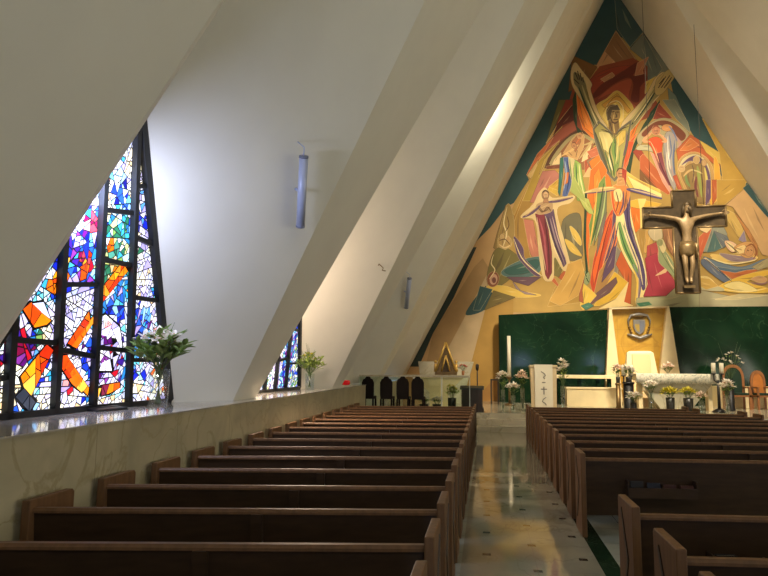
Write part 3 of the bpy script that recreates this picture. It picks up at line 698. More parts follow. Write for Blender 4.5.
b = MB(); b.box(-tw*.62, tw*.62, -.13, .1, .46, .53); b.build('cross_bar', TABG, o)
b = MB(); b.ball((0,-.12,th*.52), (.05,.03,.09), None, 8, 6); b.build('medallion', BRONZE, o)
for s in (-1, 1):
    b = MB(); b.tube([(s*.33,-.1,.1),(s*.33,-.1,.36)], [.06,.05], 8); b.ball((s*.33,-.1,.42), .055, None, 8, 6); b.build('figurine', TABG, o)
def lw(name, label, cat, px, Y, parts):
    c0 = atY(px, 400, Y); o = thing(name, label, cat, (c0.x, Y, PZ)); parts(o); return o
def kn(o):
    b = MB(); b.box(-.3, .3, 0, .1, 0, .62); b.build('front_board', WOOD3, o)
    b = MB(); b.hexa([(-.34,-.05,.62),(.34,-.05,.62),(.34,.35,.68),(-.34,.35,.68)], [(-.34,-.05,.67),(.34,-.05,.67),(.34,.35,.73),(-.34,.35,.73)]); b.build('book_rest', mat('dark_green_top', (34, 44, 38), .4), o)
    for s in (-1, 1):
        b = MB(); b.box(s*.3-.03, s*.3+.03, 0, .5, 0, .1); b.build('foot', WOOD3, o)
lw('prayer_desk', 'dark wooden prayer desk at the right end of the side altar', 'prayer desk', 472, 18.7, kn)
def pc(o):
    h = atY(477.5, 364, 19.6).z-PZ
    b = MB(); b.lathe([(.16,0),(.16,.03),(.04,.07)], 14); b.build('stand_base', BLACK, o)
    b = MB(); b.tube([(0,0,.06),(0,0,h-.2)], .018, 8); b.build('pole', BLACK, o)
    b = MB(); b.lathe([(.02,h-.2),(.045,h-.16),(.05,h-.03),(.03,h)], 10); b.build('lantern_head', WOOD3, o)
lw('processional_staff', 'thin dark staff standing right of the side altar', 'staff', 477.5, 19.6, pc)
c0 = atY(452, 395, 19.4)
vase('dark vase of the yellow green plant before the side altar', (c0.x, 19.4, PZ+.001), .13, .35, None, DARKV)
bouquet('yellow green leafy plant before the side altar', (c0.x, 19.4, PZ+.031), .33, .1, .72, .62, 6, PETAL_Y, 60, GREEN_Y, None, .09, .15, seed=31, name='leafy_plant', cat='plant')
for j, px in enumerate((424, 437)):
    c0 = atY(px, 400, 19.3)
    vase('%s of two low dark bowls before the side altar' % ('left', 'right')[j], (c0.x, 19.3, PZ+.001), .14, .16, 'low flower bowls', DARKV)
    bouquet('low white flowers in the %s bowl before the side altar' % ('left', 'right')[j], (c0.x, 19.3, PZ+.031), .14, .11, .34, .42, 7, PETAL_W, 22, GREEN_L, 'low white flowers by the side altar', .1, .12, seed=41+j)
for j, (px, lab) in enumerate(((463, 'small red flowers in a vase on the right end of the side altar'), )):
    c0 = atY(px, 376, 20.8)
    vase('small amber vase on the right end of the side altar', (c0.x, 20.9, PZ+h+.001), .05, .14, None, mat('amber_vase', (150, 96, 50), .3))
    bouquet(lab, (c0.x, 20.9, PZ+h+.011), .13, .04, .32, .34, 6, mat('petal_red', (176, 60, 50), .6), 10, GREEN_L, None, .08, .1, seed=51)
# ------------------------------------------------------------------ hanging crucifix
XY = 21.6
cc = atY(684.5, 217, XY)
o = thing('crucifix', 'large bronze crucifix hanging on thin wires before the mural', 'crucifix', (cc.x, XY, cc.z))
zt = atY(682.8, 190.5, XY).z-cc.z; zb = atY(688, 293, XY).z-cc.z
hw = .36; xl = atY(643, 217, XY).x-cc.x; xr = atY(726, 217, XY).x-cc.x; ah = .34
DK = mat('cross_bronze', (74, 60, 40), .5, metal=.45, noise=.3, nscale=5)
RIM = mat('cross_rim', (122, 100, 66), .4, metal=.55, noise=.2, nscale=8)
prof = [(-hw,zb),(hw,zb),(hw,-ah),(xr,-ah),(xr,ah),(hw,ah),(hw,zt),(-hw,zt),(-hw,ah),(xl,ah),(xl,-ah),(-hw,-ah)]
b = MB(); b.prism(prof, 0, .14, 'y'); b.build('cross_body', DK, o)
b = MB()
for i in range(12):
    p0, p1 = Vector((prof[i][0], 0, prof[i][1])), Vector((prof[(i+1) % 12][0], 0, prof[(i+1) % 12][1])); b.tube([p0, p1], .035, 6)
b.build('raised_rim', RIM, o)
SK = mat('corpus_bronze', (138, 114, 80), .5, metal=.35, noise=.15, nscale=9)
def skin_body(name, V, E, m, parent, root=0, sub=2):
    me = bpy.data.meshes.new(name); me.from_pydata([v[0] for v in V], E, [])
    ob = bpy.data.objects.new(name, me); COL.objects.link(ob)
    ob.modifiers.new('skin', 'SKIN'); sd = ob.modifiers.new('sub', 'SUBSURF'); sd.levels = sub; sd.render_levels = sub
    if not me.skin_vertices:
        bm = bmesh.new(); bm.from_mesh(me); bm.verts.layers.skin.verify(); bm.to_mesh(me); bm.free()
    for i, v in enumerate(V):
        sv = me.skin_vertices[0].data[i]; r = v[1]; sv.radius = r if isinstance(r, tuple) else (r, r); sv.use_root = (i == root)
    bpy.context.view_layer.update()
    dg = bpy.context.evaluated_depsgraph_get(); nm = bpy.data.meshes.new_from_object(ob.evaluated_get(dg))
    bpy.data.objects.remove(ob); nm.name = name; nm.materials.clear(); nm.materials.append(m)
    for p_ in nm.polygons: p_.use_smooth = True
    nb = bpy.data.objects.new(name, nm); COL.objects.link(nb); nb.parent = parent; return nb
s = (zt-zb)/3.3
yb = -.13
V = [((0,yb,-.95*s),.17*s),                              # 0 pelvis
     ((0,yb-.02,-.62*s),.14*s), ((0,yb-.05,-.3*s),.18*s), ((0,yb-.04,-.08*s),.12*s), ((.0,yb-.06,.08*s),.065*s), ((.03*s,yb-.09,.2*s),.10*s), ((.04*s,yb-.1,.36*s),.085*s),   # 1-6 waist chest neckbase neck head crown
     ((-.24*s,yb-.02,-.1*s),.085*s), ((-.62*s,yb,-.0*s),.06*s), ((-.98*s,yb+.02,.06*s),.042*s), ((-1.12*s,yb+.0,.07*s),.05*s),
     ((.24*s,yb-.02,-.1*s),.085*s), ((.62*s,yb,-.0*s),.06*s), ((.98*s,yb+.02,.06*s),.042*s), ((1.12*s,yb+.0,.07*s),.05*s),
     ((-.1*s,yb-.02,-1.12*s),.115*s), ((-.11*s,yb-.12,-1.55*s),.08*s), ((-.07*s,yb-.02,-1.98*s),.055*s), ((-.06*s,yb-.1,-2.14*s),.05*s),
     ((.1*s,yb-.02,-1.12*s),.115*s), ((.11*s,yb-.12,-1.55*s),.08*s), ((.06*s,yb-.02,-1.98*s),.055*s), ((.05*s,yb-.1,-2.14*s),.05*s)]
Ed = [(0,1),(1,2),(2,3),(3,4),(4,5),(5,6),(2,7),(7,8),(8,9),(9,10),(2,11),(11,12),(12,13),(13,14),(0,15),(15,16),(16,17),(17,18),(0,19),(19,20),(20,21),(21,22)]
body = skin_body('corpus', V, Ed, SK, o)
for sx in (-1, 1):                                       # open hands: palm fingers and thumb
    hb = MB()
    for k in range(4):
        L_ = (.11, .13, .12, .09)[k]*s; z0 = (.10-.024*k)*s
        hb.tube([(sx*1.12*s, yb-.01, z0), (sx*(1.15*s+L_*.5), yb-.035, z0+.005), (sx*(1.15*s+L_), yb-.07, z0-.01)], [.016*s, .014*s, .010*s], 6)
    hb.tube([(sx*1.06*s, yb-.02, .10*s), (sx*1.1*s, yb-.06, .15*s), (sx*1.14*s, yb-.08, .16*s)], [.018*s, .015*s, .011*s], 6)
    hb.build('fingers', SK, body)
hr = MB(); hr.ball((.035*s,yb-.05,.33*s), (.12*s,.11*s,.13*s), None, 14, 10)
for sx in (-1, 1): hr.tube([(.03*s+sx*.09*s,yb-.06,.34*s),(.03*s+sx*.12*s,yb-.06,.16*s),(.02*s+sx*.11*s,yb-.04,-.04*s)], [.05*s,.045*s,.02*s], 8)
hr.build('hair', DK, body)
fc = MB(); fc.leaf((.035*s,yb-.19*s-.02,.27*s), (0,-.25,-1), .09*s, .05*s, None, 0); fc.ball((.0*s,yb-.185*s-.01,.285*s), .014*s, DK, 6, 5); fc.ball((.07*s,yb-.185*s-.01,.285*s), .014*s, DK, 6, 5); fc.ball((.035*s,yb-.18*s,.15*s), (.035*s,.012,.008*s), DK, 8, 5); fc.ball((.03*s,yb-.13*s,.11*s), (.06*s,.06*s,.05*s), DK, 8, 6)
fc.build('face', None, body)
lc = MB()
lc.lathe([(.19*s,-1.3*s),(.235*s,-1.2*s),(.235*s,-1.0*s),(.21*s,-.83*s),(.19*s,-.84*s)], 18, (0,0,0)); lc.v = [(x, y*.8+yb-.02, z) for x, y, z in lc.v]
lc.tube([(.2*s,yb-.12,-.88*s),(.25*s,yb-.12,-1.05*s),(.22*s,yb-.12,-1.35*s)], [.05*s,.06*s,.02*s], 8); lc.build('loincloth', RIM, body)
pb = MB(); pb.hexa([(-.16*s,-.02,-2.24*s),(.16*s,-.02,-2.24*s),(.16*s,.0,-2.18*s),(-.16*s,.0,-2.18*s)], [(-.16*s,-.2,-2.30*s),(.16*s,-.2,-2.30*s),(.16*s,-.2,-2.22*s),(-.16*s,-.2,-2.22*s)]); pb.build('foot_rest', RIM, o)
for k, dx in enumerate((-1.0, .62)):
    w = MB(); zr = APZ-1.89*abs(cc.x+dx-APX)-cc.z-.02
    w.tube([(dx,.07,ah),(dx,.07,zr)], .008, 5); w.build('hanging_wire', mat('wire', (70, 66, 56), .5, metal=.4), o)
# ------------------------------------------------------------------ the mural: flat painted shapes on the end wall
MUR = []                                                       # (colour, points in photo pixels of the wall)
class Fr:
    def __init__(s, ox, oy, k): s.a = (ox, oy, k)
    def T(s, pts):
        ox, oy, k = s.a; return [(ox+x/k, oy+y/k) for x, y in pts]
    def p(s, col, *c):                                         # polygon
        MUR.append((col, s.T(list(zip(c[::2], c[1::2])))))
    def c(s, col, *c, n=5):                                    # closed smooth curve
        P = list(zip(c[::2], c[1::2])); N = len(P); out = []
        for i in range(N):
            p0, p1, p2, p3 = P[i-1], P[i], P[(i+1) % N], P[(i+2) % N]
            for j in range(n):
                t = j/n
                out.append(tuple(.5*(2*p1[q]+(p2[q]-p0[q])*t+(2*p0[q]-5*p1[q]+4*p2[q]-p3[q])*t*t+(3*p1[q]-p0[q]-3*p2[q]+p3[q])*t**3) for q in (0, 1)))
        MUR.append((col, s.T(out)))
    def s(s, col, w, *c, taper=True):                          # brush stroke
        P = [Vector(q) for q in zip(c[::2], c[1::2])]
        if len(P) > 2:
            Q = []
            for i in range(len(P)-1):
                p0, p1, p2, p3 = P[max(i-1, 0)], P[i], P[i+1], P[min(i+2, len(P)-1)]
                for j in range(4):
                    t = j/4; Q.append(.5*(2*p1+(p2-p0)*t+(2*p0-5*p1+4*p2-p3)*t*t+(3*p1-p0-3*p2+p3)*t**3))
            P = Q+[P[-1]]
        n = len(P); L, Rr = [], []
        for i, q in enumerate(P):
            d = (P[min(i+1, n-1)]-P[max(i-1, 0)]); d = d.normalized() if d.length else Vector((1, 0)); nn = Vector((-d.y, d.x))
            k = w/2*(max(.15, math.sin(math.pi*(i+.35)/(n-.3))**.6) if taper else 1)
            L.append(tuple(q+nn*k)); Rr.append(tuple(q-nn*k))
        MUR.append((col, s.T(L+Rr[::-1]), 1))
    def e(s, col, cx, cy, rx, ry, rot=0, n=16):
        a = R(rot); s.p(col, *[v for i in range(n) for t in [2*math.pi*i/n] for v in (cx+rx*math.cos(t)*math.cos(a)-ry*math.sin(t)*math.sin(a), cy+rx*math.cos(t)*math.sin(a)+ry*math.sin(t)*math.cos(a))])
TEAL, TEAL2, GREY = (54, 84, 84), (84, 112, 106), (124, 122, 104)
CR, GD, YL, YB_ = (222, 194, 138), (184, 148, 76), (218, 182, 84), (238, 212, 120)
DR, RD, RU, OR, RO = (112, 46, 32), (158, 66, 42), (188, 96, 52), (232, 122, 40), (214, 84, 40)
OL, DG, GN, LG = (124, 112, 60), (44, 66, 42), (120, 146, 70), (184, 190, 100)
PU, LV, WN, PK, BR = (100, 74, 100), (152, 128, 130), (132, 52, 58), (196, 122, 96), (92, 62, 38)
TAN, PEACH, WH, BL, DK_ = (190, 154, 104), (204, 154, 104), (238, 218, 164), (84, 100, 138), (66, 46, 34)
F0, F1, F2, F3, F4, F5 = Fr(460,0,1.857), Fr(560,60,4.8), Fr(560,160,3.84), Fr(480,180,4.43), Fr(640,100,5.76), Fr(690,180,4.43)
F6, F7, F8, F9, FA, FB, FC = Fr(430,250,3.6), Fr(520,100,5.76), Fr(480,130,5.76), Fr(580,0,5.236), Fr(560,220,5.76), Fr(640,220,5.76), Fr(640,180,4.8)
# ground of the inner picture and the wall stripes at lower left
F0.p(GD, 268,60, 120,330, 60,480, 40,545, 60,580, 590,580, 590,470, 400,140, 300,20)
F6.p((172,138,92), 160,60, 190,30, 215,70, 100,300, 60,420, -20,440, 10,300)
F6.p((196,170,130), 230,40, 280,-10, 300,60, 205,190, 150,400, 0,480, 40,400, 110,270)
F6.p((178,138,66), 205,190, 300,120, 300,600, 100,600, 145,420)
F6.p((168,122,62), 250,440, 180,520, 130,600, 260,600)
F6.c(TEAL, 128,232, 150,190, 200,130, 222,142, 216,180, 200,212, 165,230)
F6.p(TEAL, 205,150, 300,165, 250,190, 200,205)
# teal border, left
F8.p(TEAL, 395,-60, 470,-60, 400,40, 340,150, 270,260, 282,285, 195,420, 150,445, 60,560, -80,700, -140,700, 20,560, 140,320, 330,0)
F0.p(TEAL, 160,20, 260,-60, 310,60, 240,130, 200,200, 150,300, 40,310)
F6.p((44,58,52), 100,-10, 168,-10, 86,170, 11,300, -40,420, -120,420, -40,270, 40,120)
# teal apex and right border
F9.p(TEAL, 130,-60, 250,-60, 640,540, 700,700, 640,700, 500,420, 430,350, 330,170, 265,250, 190,160, 90,340, 0,330, -60,420, -60,300)
F9.p(TEAL, 470,400, 505,390, 660,600, 760,780, 880,960, 880,1080, 800,1010, 700,860, 600,720, 500,560)
F4.p(TEAL, 200,0, 330,60, 461,230, 461,310, 330,220, 270,120)
F9.p((70,94,92), 180,-40, 230,0, 330,165, 262,245, 195,150)
F9.p(PEACH, 188,160, 82,350, 150,400, 300,320)
F9.p((150,108,70), 188,165, 130,270, 190,330, 300,325)
F9.p((128,130,112), 330,178, 262,255, 330,310, 350,420, 420,420, 470,365, 400,270)
F9.p((108,116,104), 330,178, 430,360, 380,430, 350,420, 345,300)
F9.p((120,134,120), 460,460, 500,500, 560,640, 470,560)
F4.p((134,138,118), 130,0, 200,0, 275,130, 290,190, 210,110)
# brown shoulders of the glory behind the raised arms
F9.p((134,92,46), -40,290, 90,350, 30,440, -60,480)
F1.p((150,72,44), 60,140, 130,110, 190,30, 350,-10, 420,30, 420,120, 480,230, 440,270, 300,330, 160,300, 60,380, -10,420, 15,300)
F1.c(RD, 120,130, 175,70, 260,35, 340,30, 270,70, 200,120, 150,165)
F1.p((184,132,86), 195,92, 250,60, 262,75, 220,110)
F1.c(DR, 150,185, 195,120, 270,75, 370,10, 385,30, 350,75, 400,65, 420,90, 385,130, 378,200, 340,190, 352,120, 330,85, 260,115, 190,170)
F1.p((196,128,88), 372,15, 425,-15, 395,50, 400,66, 360,75)
F1.c((176,84,56), 180,190, 260,120, 330,92, 345,110, 330,180, 370,230, 350,260, 270,160)
F9.p(YL, 345,430, 400,400, 370,470, 340,490)
# red and rust wedges at left
F7.p(RD, 260,0, 320,0, 320,90, 250,110, 190,200)
F7.p(DR, 300,40, 320,40, 325,100, 235,150, 190,205)
F7.p((176,84,58), 100,320, 190,210, 320,105, 330,170, 240,230, 160,300, 60,420)
F7.p(OR, 60,400, 110,310, 230,180, 300,130, 240,190, 130,300)
F7.p(OL, 225,0, 262,0, 215,120, 150,250)
F7.p((204,164,92), 150,250, 235,110, 300,30, 250,110, 190,205)
F7.p(GD, 150,260, 230,235, 160,340, 60,560, 20,576, 80,370)
F7.p((208,168,96), 40,430, 105,340, 95,380, 60,450)
F7.c((112,80,44), 150,390, 200,290, 290,200, 350,175, 410,215, 450,250, 400,260, 330,230, 250,270, 190,370)
F7.c((160,140,88), 165,380, 205,300, 290,215, 340,195, 390,220, 320,225, 240,280, 185,365)
F7.p(CR, 200,330, 235,300, 230,370, 185,375)
F7.p((184,120,96), 130,410, 200,400, 235,440, 160,500, 90,580, 60,580)
F7.p(YL, 160,500, 235,430, 230,520)
# olive and gold fan behind the left figures
F8.p((176,130,52), 290,280, 330,190, 360,230, 240,500, 190,600, 150,600)
F8.p(PK, 280,450, 310,330, 370,240, 420,240, 445,265, 380,330, 300,440)
F8.p((206,166,62), 380,330, 446,262, 446,380, 400,350)
F3.p(PK, 180,170, 235,180, 262,330, 255,370, 225,330)
F3.p((170,130,60), 150,190, 215,20, 250,80, 190,165, 220,330, 260,430, 160,300)
# leaf wheel below the standing pair
F3.c((116,108,78), 370,175, 440,150, 450,260, 450,345, 385,350, 362,270)
F3.c(YL, 398,205, 425,225, 446,262, 446,290, 415,255)
F3.c(YL, 375,262, 410,280, 446,325, 446,338, 400,315)
F3.p((180,140,64), 430,360, 460,360, 460,540, 300,560, 330,480)
F3.p(RU, 345,430, 375,402, 412,470, 380,455)
F3.p(RU, 310,440, 330,435, 360,485)
F3.p(OL, 330,345, 390,330, 350,430, 325,420)
# arch, standing pair and glory at left
F7.p((98,40,28), 298,32, 318,22, 322,112, 244,148, 190,206, 214,140)
F7.p((168,88,64), 322,112, 332,166, 256,214, 184,268, 112,330, 60,404, 88,334, 168,236, 240,164)
F7.p((206,112,62), 38,432, 100,312, 192,214, 142,298, 82,392)
F7.p((214,178,110), 40,436, 106,344, 92,400, 62,452)
F7.p((180,146,58), 228,234, 160,330, 104,470, 62,580, 16,580, 80,420, 112,350)
F7.p((200,166,84), 222,246, 150,350, 110,430, 140,340)
F7.p((180,140,60), 150,392, 240,392, 238,420, 140,410)
F7.p((184,116,98), 130,412, 200,404, 236,440, 168,498, 90,590, 58,590)
F7.p((204,160,60), 166,500, 236,444, 232,524)
F7.p((150,98,60), 190,340, 260,240, 340,200, 430,240, 400,330, 380,400, 240,390)
F7.s((92,58,36), 24, 152,396, 186,318, 258,236, 340,186, 420,214, 452,246, taper=False)
F7.s((168,152,104), 20, 176,372, 216,302, 288,222, 350,200, 410,228, 430,246, taper=False)
F7.p((122,66,40), 150,382, 242,370, 242,394, 152,398)
F7.p((226,196,140), 196,345, 236,300, 242,368, 184,374)
F7.p((178,86,52), 372,340, 410,320, 400,400, 376,440)
F7.p((150,118,84), 384,352, 450,312, 456,330, 400,372, 450,436, 440,446)
F7.p((216,182,124), 398,388, 446,440, 366,442)
F7.p((214,92,44), 390,296, 446,262, 458,300, 404,318)
F7.p((228,200,146), 370,300, 410,262, 386,330, 392,336, 356,356)
F7.p((52,108,92), 232,335, 254,328, 244,450, 230,552, 220,530)
F7.p((80,98,146), 250,330, 286,330, 302,420, 292,500, 270,560, 244,552, 262,440)
F7.p((206,116,52), 258,420, 284,416, 278,474, 250,492)
F7.p((206,190,134), 280,320, 320,350, 300,470, 284,400)
F7.p((150,176,84), 318,345, 350,368, 362,460, 390,580, 330,580, 314,470, 308,400)
F7.s((70,110,60), 9, 322,360, 328,450, 350,570); F7.s((226,220,150), 8, 340,370, 348,450, 372,560); F7.s((200,206,120), 6, 330,420, 340,500, 362,576)
F7.s((44,56,100), 8, 272,350, 284,430, 268,540); F7.s((160,176,190), 6, 258,350, 266,420, 252,520); F7.s((110,140,80), 7, 286,340, 292,410, 298,460)
F7.p((204,158,100), 250,305, 300,226, 350,172, 370,210, 366,270, 330,345, 290,330)
F7.p((178,112,72), 300,240, 345,190, 350,240, 318,300)
F7.s((224,182,116), 13, 336,258, 296,290, 240,322); F7.s((196,168,110), 14, 356,262, 402,248, 416,238, 372,300, 340,340)
F7.e((206,154,104), 346,206, 14,18, 20); F7.e((196,140,92), 312,262, 14,18, -20); F7.s((120,74,50), 6, 334,190, 348,184, 362,198); F7.s((120,74,50), 6, 300,248, 314,244, 326,256)
F7.s((90,60,44), 4, 338,206, 352,208); F7.s((90,60,44), 4, 304,264, 318,266); F7.s((90,60,44), 4, 330,290, 322,330); F7.s((90,60,44), 4, 280,300, 300,320); F7.s((230,120,60), 5, 344,222, 322,250)
# left lower boat figure
F3.p((150,122,70), 115,110, 150,160, 150,260, 95,320, 60,300, 75,240)
F3.c((166,136,76), 80,260, 120,110, 145,150, 152,240, 130,300, 85,310)
F3.c(OL, 30,440, 60,320, 110,300, 160,330, 190,360, 130,440, 60,478)
F3.c(TEAL2, 95,405, 170,360, 250,340, 280,350, 250,420, 130,430)
F3.c((54,92,84), 110,400, 180,372, 250,352, 262,375, 230,405, 140,420)
F3.c(PU, 150,250, 190,300, 200,350, 265,420, 240,420, 190,370, 165,330)
F3.p((104,76,86), 120,430, 270,430, 215,468, 150,450)
F3.c(YL, 30,470, 110,470, 170,490, 270,510, 200,520, 120,515, 60,500)
F3.p(LV, 145,450, 180,490, 250,510, 200,505, 160,480)
F3.p((186,152,92), 80,262, 100,236, 122,244, 138,262, 140,290, 112,308, 84,296); F3.e((206,172,116), 98,252, 11,14); F3.e((200,160,104), 124,262, 9,12); F3.s((226,196,140), 7, 84,285, 110,300, 138,286)
F3.e((140,84,56), 58,440, 26,34, 10); F3.e((206,160,130), 60,440, 17,24, 10); F3.e((120,70,60), 62,444, 9,13)
F3.s(WH, 6, 120,120, 105,190, 118,240, 100,300)
F3.s(WH, 5, 60,330, 50,370, 66,400, 40,440)
F3.s(WH, 5, 150,260, 185,345, 240,400, 275,425)
F3.s(BR, 4, 84,270, 110,262, 136,290)
F3.s(BR, 4, 120,160, 128,200, 112,230)
F3.p(TEAL, 0,470, 55,485, 0,576, -30,576)
F3.p((120,104,56), 60,490, 155,520, 20,576)
# left standing figure with spread arms
F3.c(CR, 180,165, 235,110, 260,60, 290,35, 320,80, 415,70, 400,100, 340,130, 370,260, 398,380, 370,400, 330,340, 325,430, 305,448, 280,430, 262,330, 245,180)
F3.p(WN, 245,150, 285,150, 300,210, 318,320, 318,410, 302,440, 290,420, 275,300, 262,220)
F3.s((176,84,92), 8, 262,170, 285,260, 300,410)
F3.p(PU, 285,150, 325,130, 345,240, 382,370, 370,385, 330,290, 300,210)
F3.s(LV, 8, 310,170, 340,280, 375,375)
F3.s(WH, 4, 290,160, 330,300, 362,370)
F3.c((186,150,106), 250,110, 290,95, 320,100, 315,140, 255,150)
F3.s(PU, 13, 300,98, 350,92, 412,76); F3.s((180,150,110), 5, 320,92, 405,76)
F3.s(PU, 13, 268,112, 230,145, 188,166); F3.s((190,156,112), 5, 255,118, 200,160)
F3.e((168,128,92), 290,66, 16,21); F3.s(BR, 4, 276,58, 288,48, 304,56); F3.s(BR, 3, 284,66, 298,66)
F3.s(BR, 4, 262,118, 282,140, 310,118)
# orange cloth left and right of the great figure, dark green bands
F1.p(DG, 60,190, 82,120, 82,320, 110,345, 85,350, 66,290)
F1.p(OR, 78,130, 110,210, 150,290, 195,400, 150,370, 110,330, 85,250)
F1.p((240,140,52), 90,180, 140,290, 175,370, 120,325)
F1.p(DG, 480,190, 475,240, 400,340, 355,440, 335,560, 315,540, 345,420, 400,310)
F1.p(OR, 480,165, 420,240, 370,320, 335,420, 312,540, 300,500, 328,400, 330,320, 420,230)
F1.p(RO, 335,390, 372,350, 345,400, 325,500, 308,530)
F1.p(OR, 140,490, 190,450, 240,570, 250,620, 180,620, 160,540)
F1.p((196,108,72), 130,440, 185,415, 195,450, 150,470)
F1.p(RD, 350,440, 380,420, 460,530, 400,510)
F4.p(RU, 0,330, 20,310, 90,390, 190,530, 160,545, 60,480, 0,420)
F4.p((128,86,46), 0,400, 60,470, 110,520, 0,470)
F4.p((152,66,46), 110,20, 185,105, 75,110)
F4.p(DG, 110,10, 75,90, 30,140, 60,70)
# halo and head
F1.c(YL, 175,220, 225,185, 275,148, 330,195, 352,232, 345,275, 300,318, 240,325, 200,275)
F1.p((214,158,66), 200,215, 275,160, 340,240, 325,255, 275,195, 215,230)
F1.p((236,206,110), 205,270, 230,225, 265,208, 300,240, 300,290, 240,320)
# raised arms
F1.c(CR, 52,60, 72,12, 105,50, 152,112, 148,150, 190,265, 225,320, 205,345, 170,320, 120,220, 62,130)
F1.c((132,122,82), 66,62, 85,65, 120,105, 138,185, 175,275, 212,325, 200,375, 165,335, 130,240, 88,140, 68,110)
F1.s(DG, 9, 90,130, 120,210, 165,310); F1.s((190,176,120), 10, 105,120, 140,220, 190,320); F1.s(OL, 8, 128,140, 150,225, 200,310)
for a in ((72,60,88,95), (84,52,95,95), (97,62,104,100), (110,82,112,108), (66,90,92,115)): F1.s(DK_, 6, *a)
F1.c(CR, 500,60, 455,90, 405,180, 300,300, 310,340, 350,330, 440,215, 490,150)
F1.c((150,136,88), 520,70, 470,100, 425,170, 340,280, 310,325, 325,350, 360,315, 440,205, 500,140)
F1.s(DG, 9, 460,150, 400,240, 335,320); F1.s((206,188,124), 10, 450,135, 390,220, 320,310)
F9.c((204,176,112), 400,420, 440,380, 490,355, 500,390, 470,440, 430,490, 395,490)
for a in ((410,460,450,400), (425,460,470,395), (440,460,480,405), (415,440,440,410)): F9.s(DK_, 6, *a)
# torso
F1.p((112,104,84), 158,330, 185,290, 235,335, 262,352, 300,318, 345,285, 336,345, 330,420, 312,495, 304,540, 262,584, 214,532, 186,448, 166,385)
F1.p((172,158,88), 166,334, 190,305, 236,345, 262,362, 300,330, 334,305, 328,345, 318,415, 300,480, 292,534, 260,568, 224,520, 198,440, 176,380)
F1.p((216,196,122), 188,348, 226,338, 252,384, 236,444, 208,424)
F1.p((212,178,84), 286,342, 316,336, 310,392, 280,416, 266,376)
F1.s(GN, 18, 262,370, 255,430, 268,490, 256,555); F1.s((74,104,56), 7, 270,370, 264,440, 276,500)
F1.s((92,112,66), 9, 215,440, 236,500, 250,560); F1.s((120,140,76), 8, 288,430, 282,490, 270,550)
F1.s(WH, 8, 235,450, 240,490, 252,530); F1.s(OL, 7, 192,370, 206,430, 228,500); F1.s(DK_, 4, 262,352, 262,400); F1.s(OL, 6, 200,340, 240,350, 262,372, 300,335)
F1.p(RO, 322,390, 355,390, 332,470, 305,525, 312,450)
# neck and head
F1.p((128,100,58), 232,280, 280,280, 284,325, 262,362, 236,330)
F1.s((196,164,96), 8, 255,300, 262,350); F1.s(DK_, 5, 240,300, 250,340)
F1.e((104,84,54), 254,254, 32,40); F1.e((160,128,74), 262,262, 26,36)
F1.p((90,74,50), 226,250, 240,225, 275,215, 288,240, 250,240, 240,285, 228,290)
for a in ((248,250,262,247), (270,250,284,250), (266,250,272,272,264,274), (258,286,278,286), (240,270,252,300)): F1.s(DK_, 5, *a)
F1.s((206,172,104), 6, 258,262, 256,282); F1.s(BR, 7, 246,296, 264,304, 280,294)
# robe and legs of the great figure
F2.p((226,114,38), 118,40, 158,0, 180,40, 160,110, 125,230, 108,330, 112,420, 96,330, 104,160)
F2.p((240,140,48), 130,60, 150,30, 160,80, 130,170)
F2.p(GN, 150,90, 172,60, 178,150, 150,250, 118,330, 112,250, 135,170)
F2.p((116,122,86), 160,130, 180,110, 178,200, 130,330)
F2.p((206,76,40), 200,190, 222,210, 205,260, 160,430, 128,520, 116,470, 130,380, 165,250)
F2.p((232,104,44), 190,215, 205,205, 160,360, 130,480, 125,430, 150,330)
F2.p(PU, 205,190, 232,215, 218,330, 175,410, 160,430, 168,380, 200,270)
F2.p((126,112,100), 150,270, 168,220, 180,200, 160,300, 140,370)
F2.p((236,126,44), 215,230, 245,200, 225,290, 195,380, 178,400, 210,300)
F2.e((150,160,110), 102,452, 13,28); F2.e((150,160,110), 166,440, 13,28)
for x_, y_ in ((98,440), (106,462), (162,430), (170,452)): F2.s(DG, 5, x_-5, y_-10, x_+4, y_+8)
F2.p(DG, 96,120, 104,120, 100,330, 108,430, 100,440, 90,300)
# right hand yellow field
F2.p((232,190,86), 250,40, 300,75, 384,115, 384,140, 330,130, 270,110, 255,80)
F2.p((244,220,140), 258,60, 320,95, 390,130, 390,150, 290,120)
F2.p((228,178,66), 262,160, 300,150, 390,168, 360,190, 330,196, 318,260, 285,280, 270,220)
F2.p(OR, 268,180, 312,190, 318,250, 290,280)
F2.p((244,214,122), 300,150, 330,150, 316,190, 322,262, 310,262, 308,190)
F2.p((206,160,84), 318,262, 372,262, 360,340, 325,360)
F2.p((176,136,66), 300,270, 330,250, 320,390, 310,360)
F2.p((180,74,72), 335,330, 384,310, 400,330, 400,450, 330,440)
F2.p((176,132,74), 215,330, 250,390, 250,460, 130,520, 150,430)
F2.p(PU, 200,340, 216,330, 216,400, 160,470, 170,420)
F2.p((140,130,108), 218,330, 232,350, 220,440, 205,460)
F2.p((206,98,46), 235,350, 275,430, 270,576, 240,540, 250,460, 215,400)
F2.p((226,180,60), 210,430, 260,470, 240,520, 150,560, 130,560)
F2.p((116,84,84), 100,545, 215,450, 220,470, 190,510, 110,560)
F2.p((236,196,80), 85,470, 120,500, 140,520, 90,576, 78,560)
F2.p((178,96,60), 78,450, 95,440, 85,500, 90,550, 74,540)
F2.p((246,220,150), 215,535, 262,470, 245,545, 280,560, 200,565, 150,572)
F2.p((80,130,104), 80,560, 110,548, 130,560, 100,576)
F2.p((206,160,80), 30,400, 80,380, 95,440, 70,520, 0,560, -40,540, 20,440)
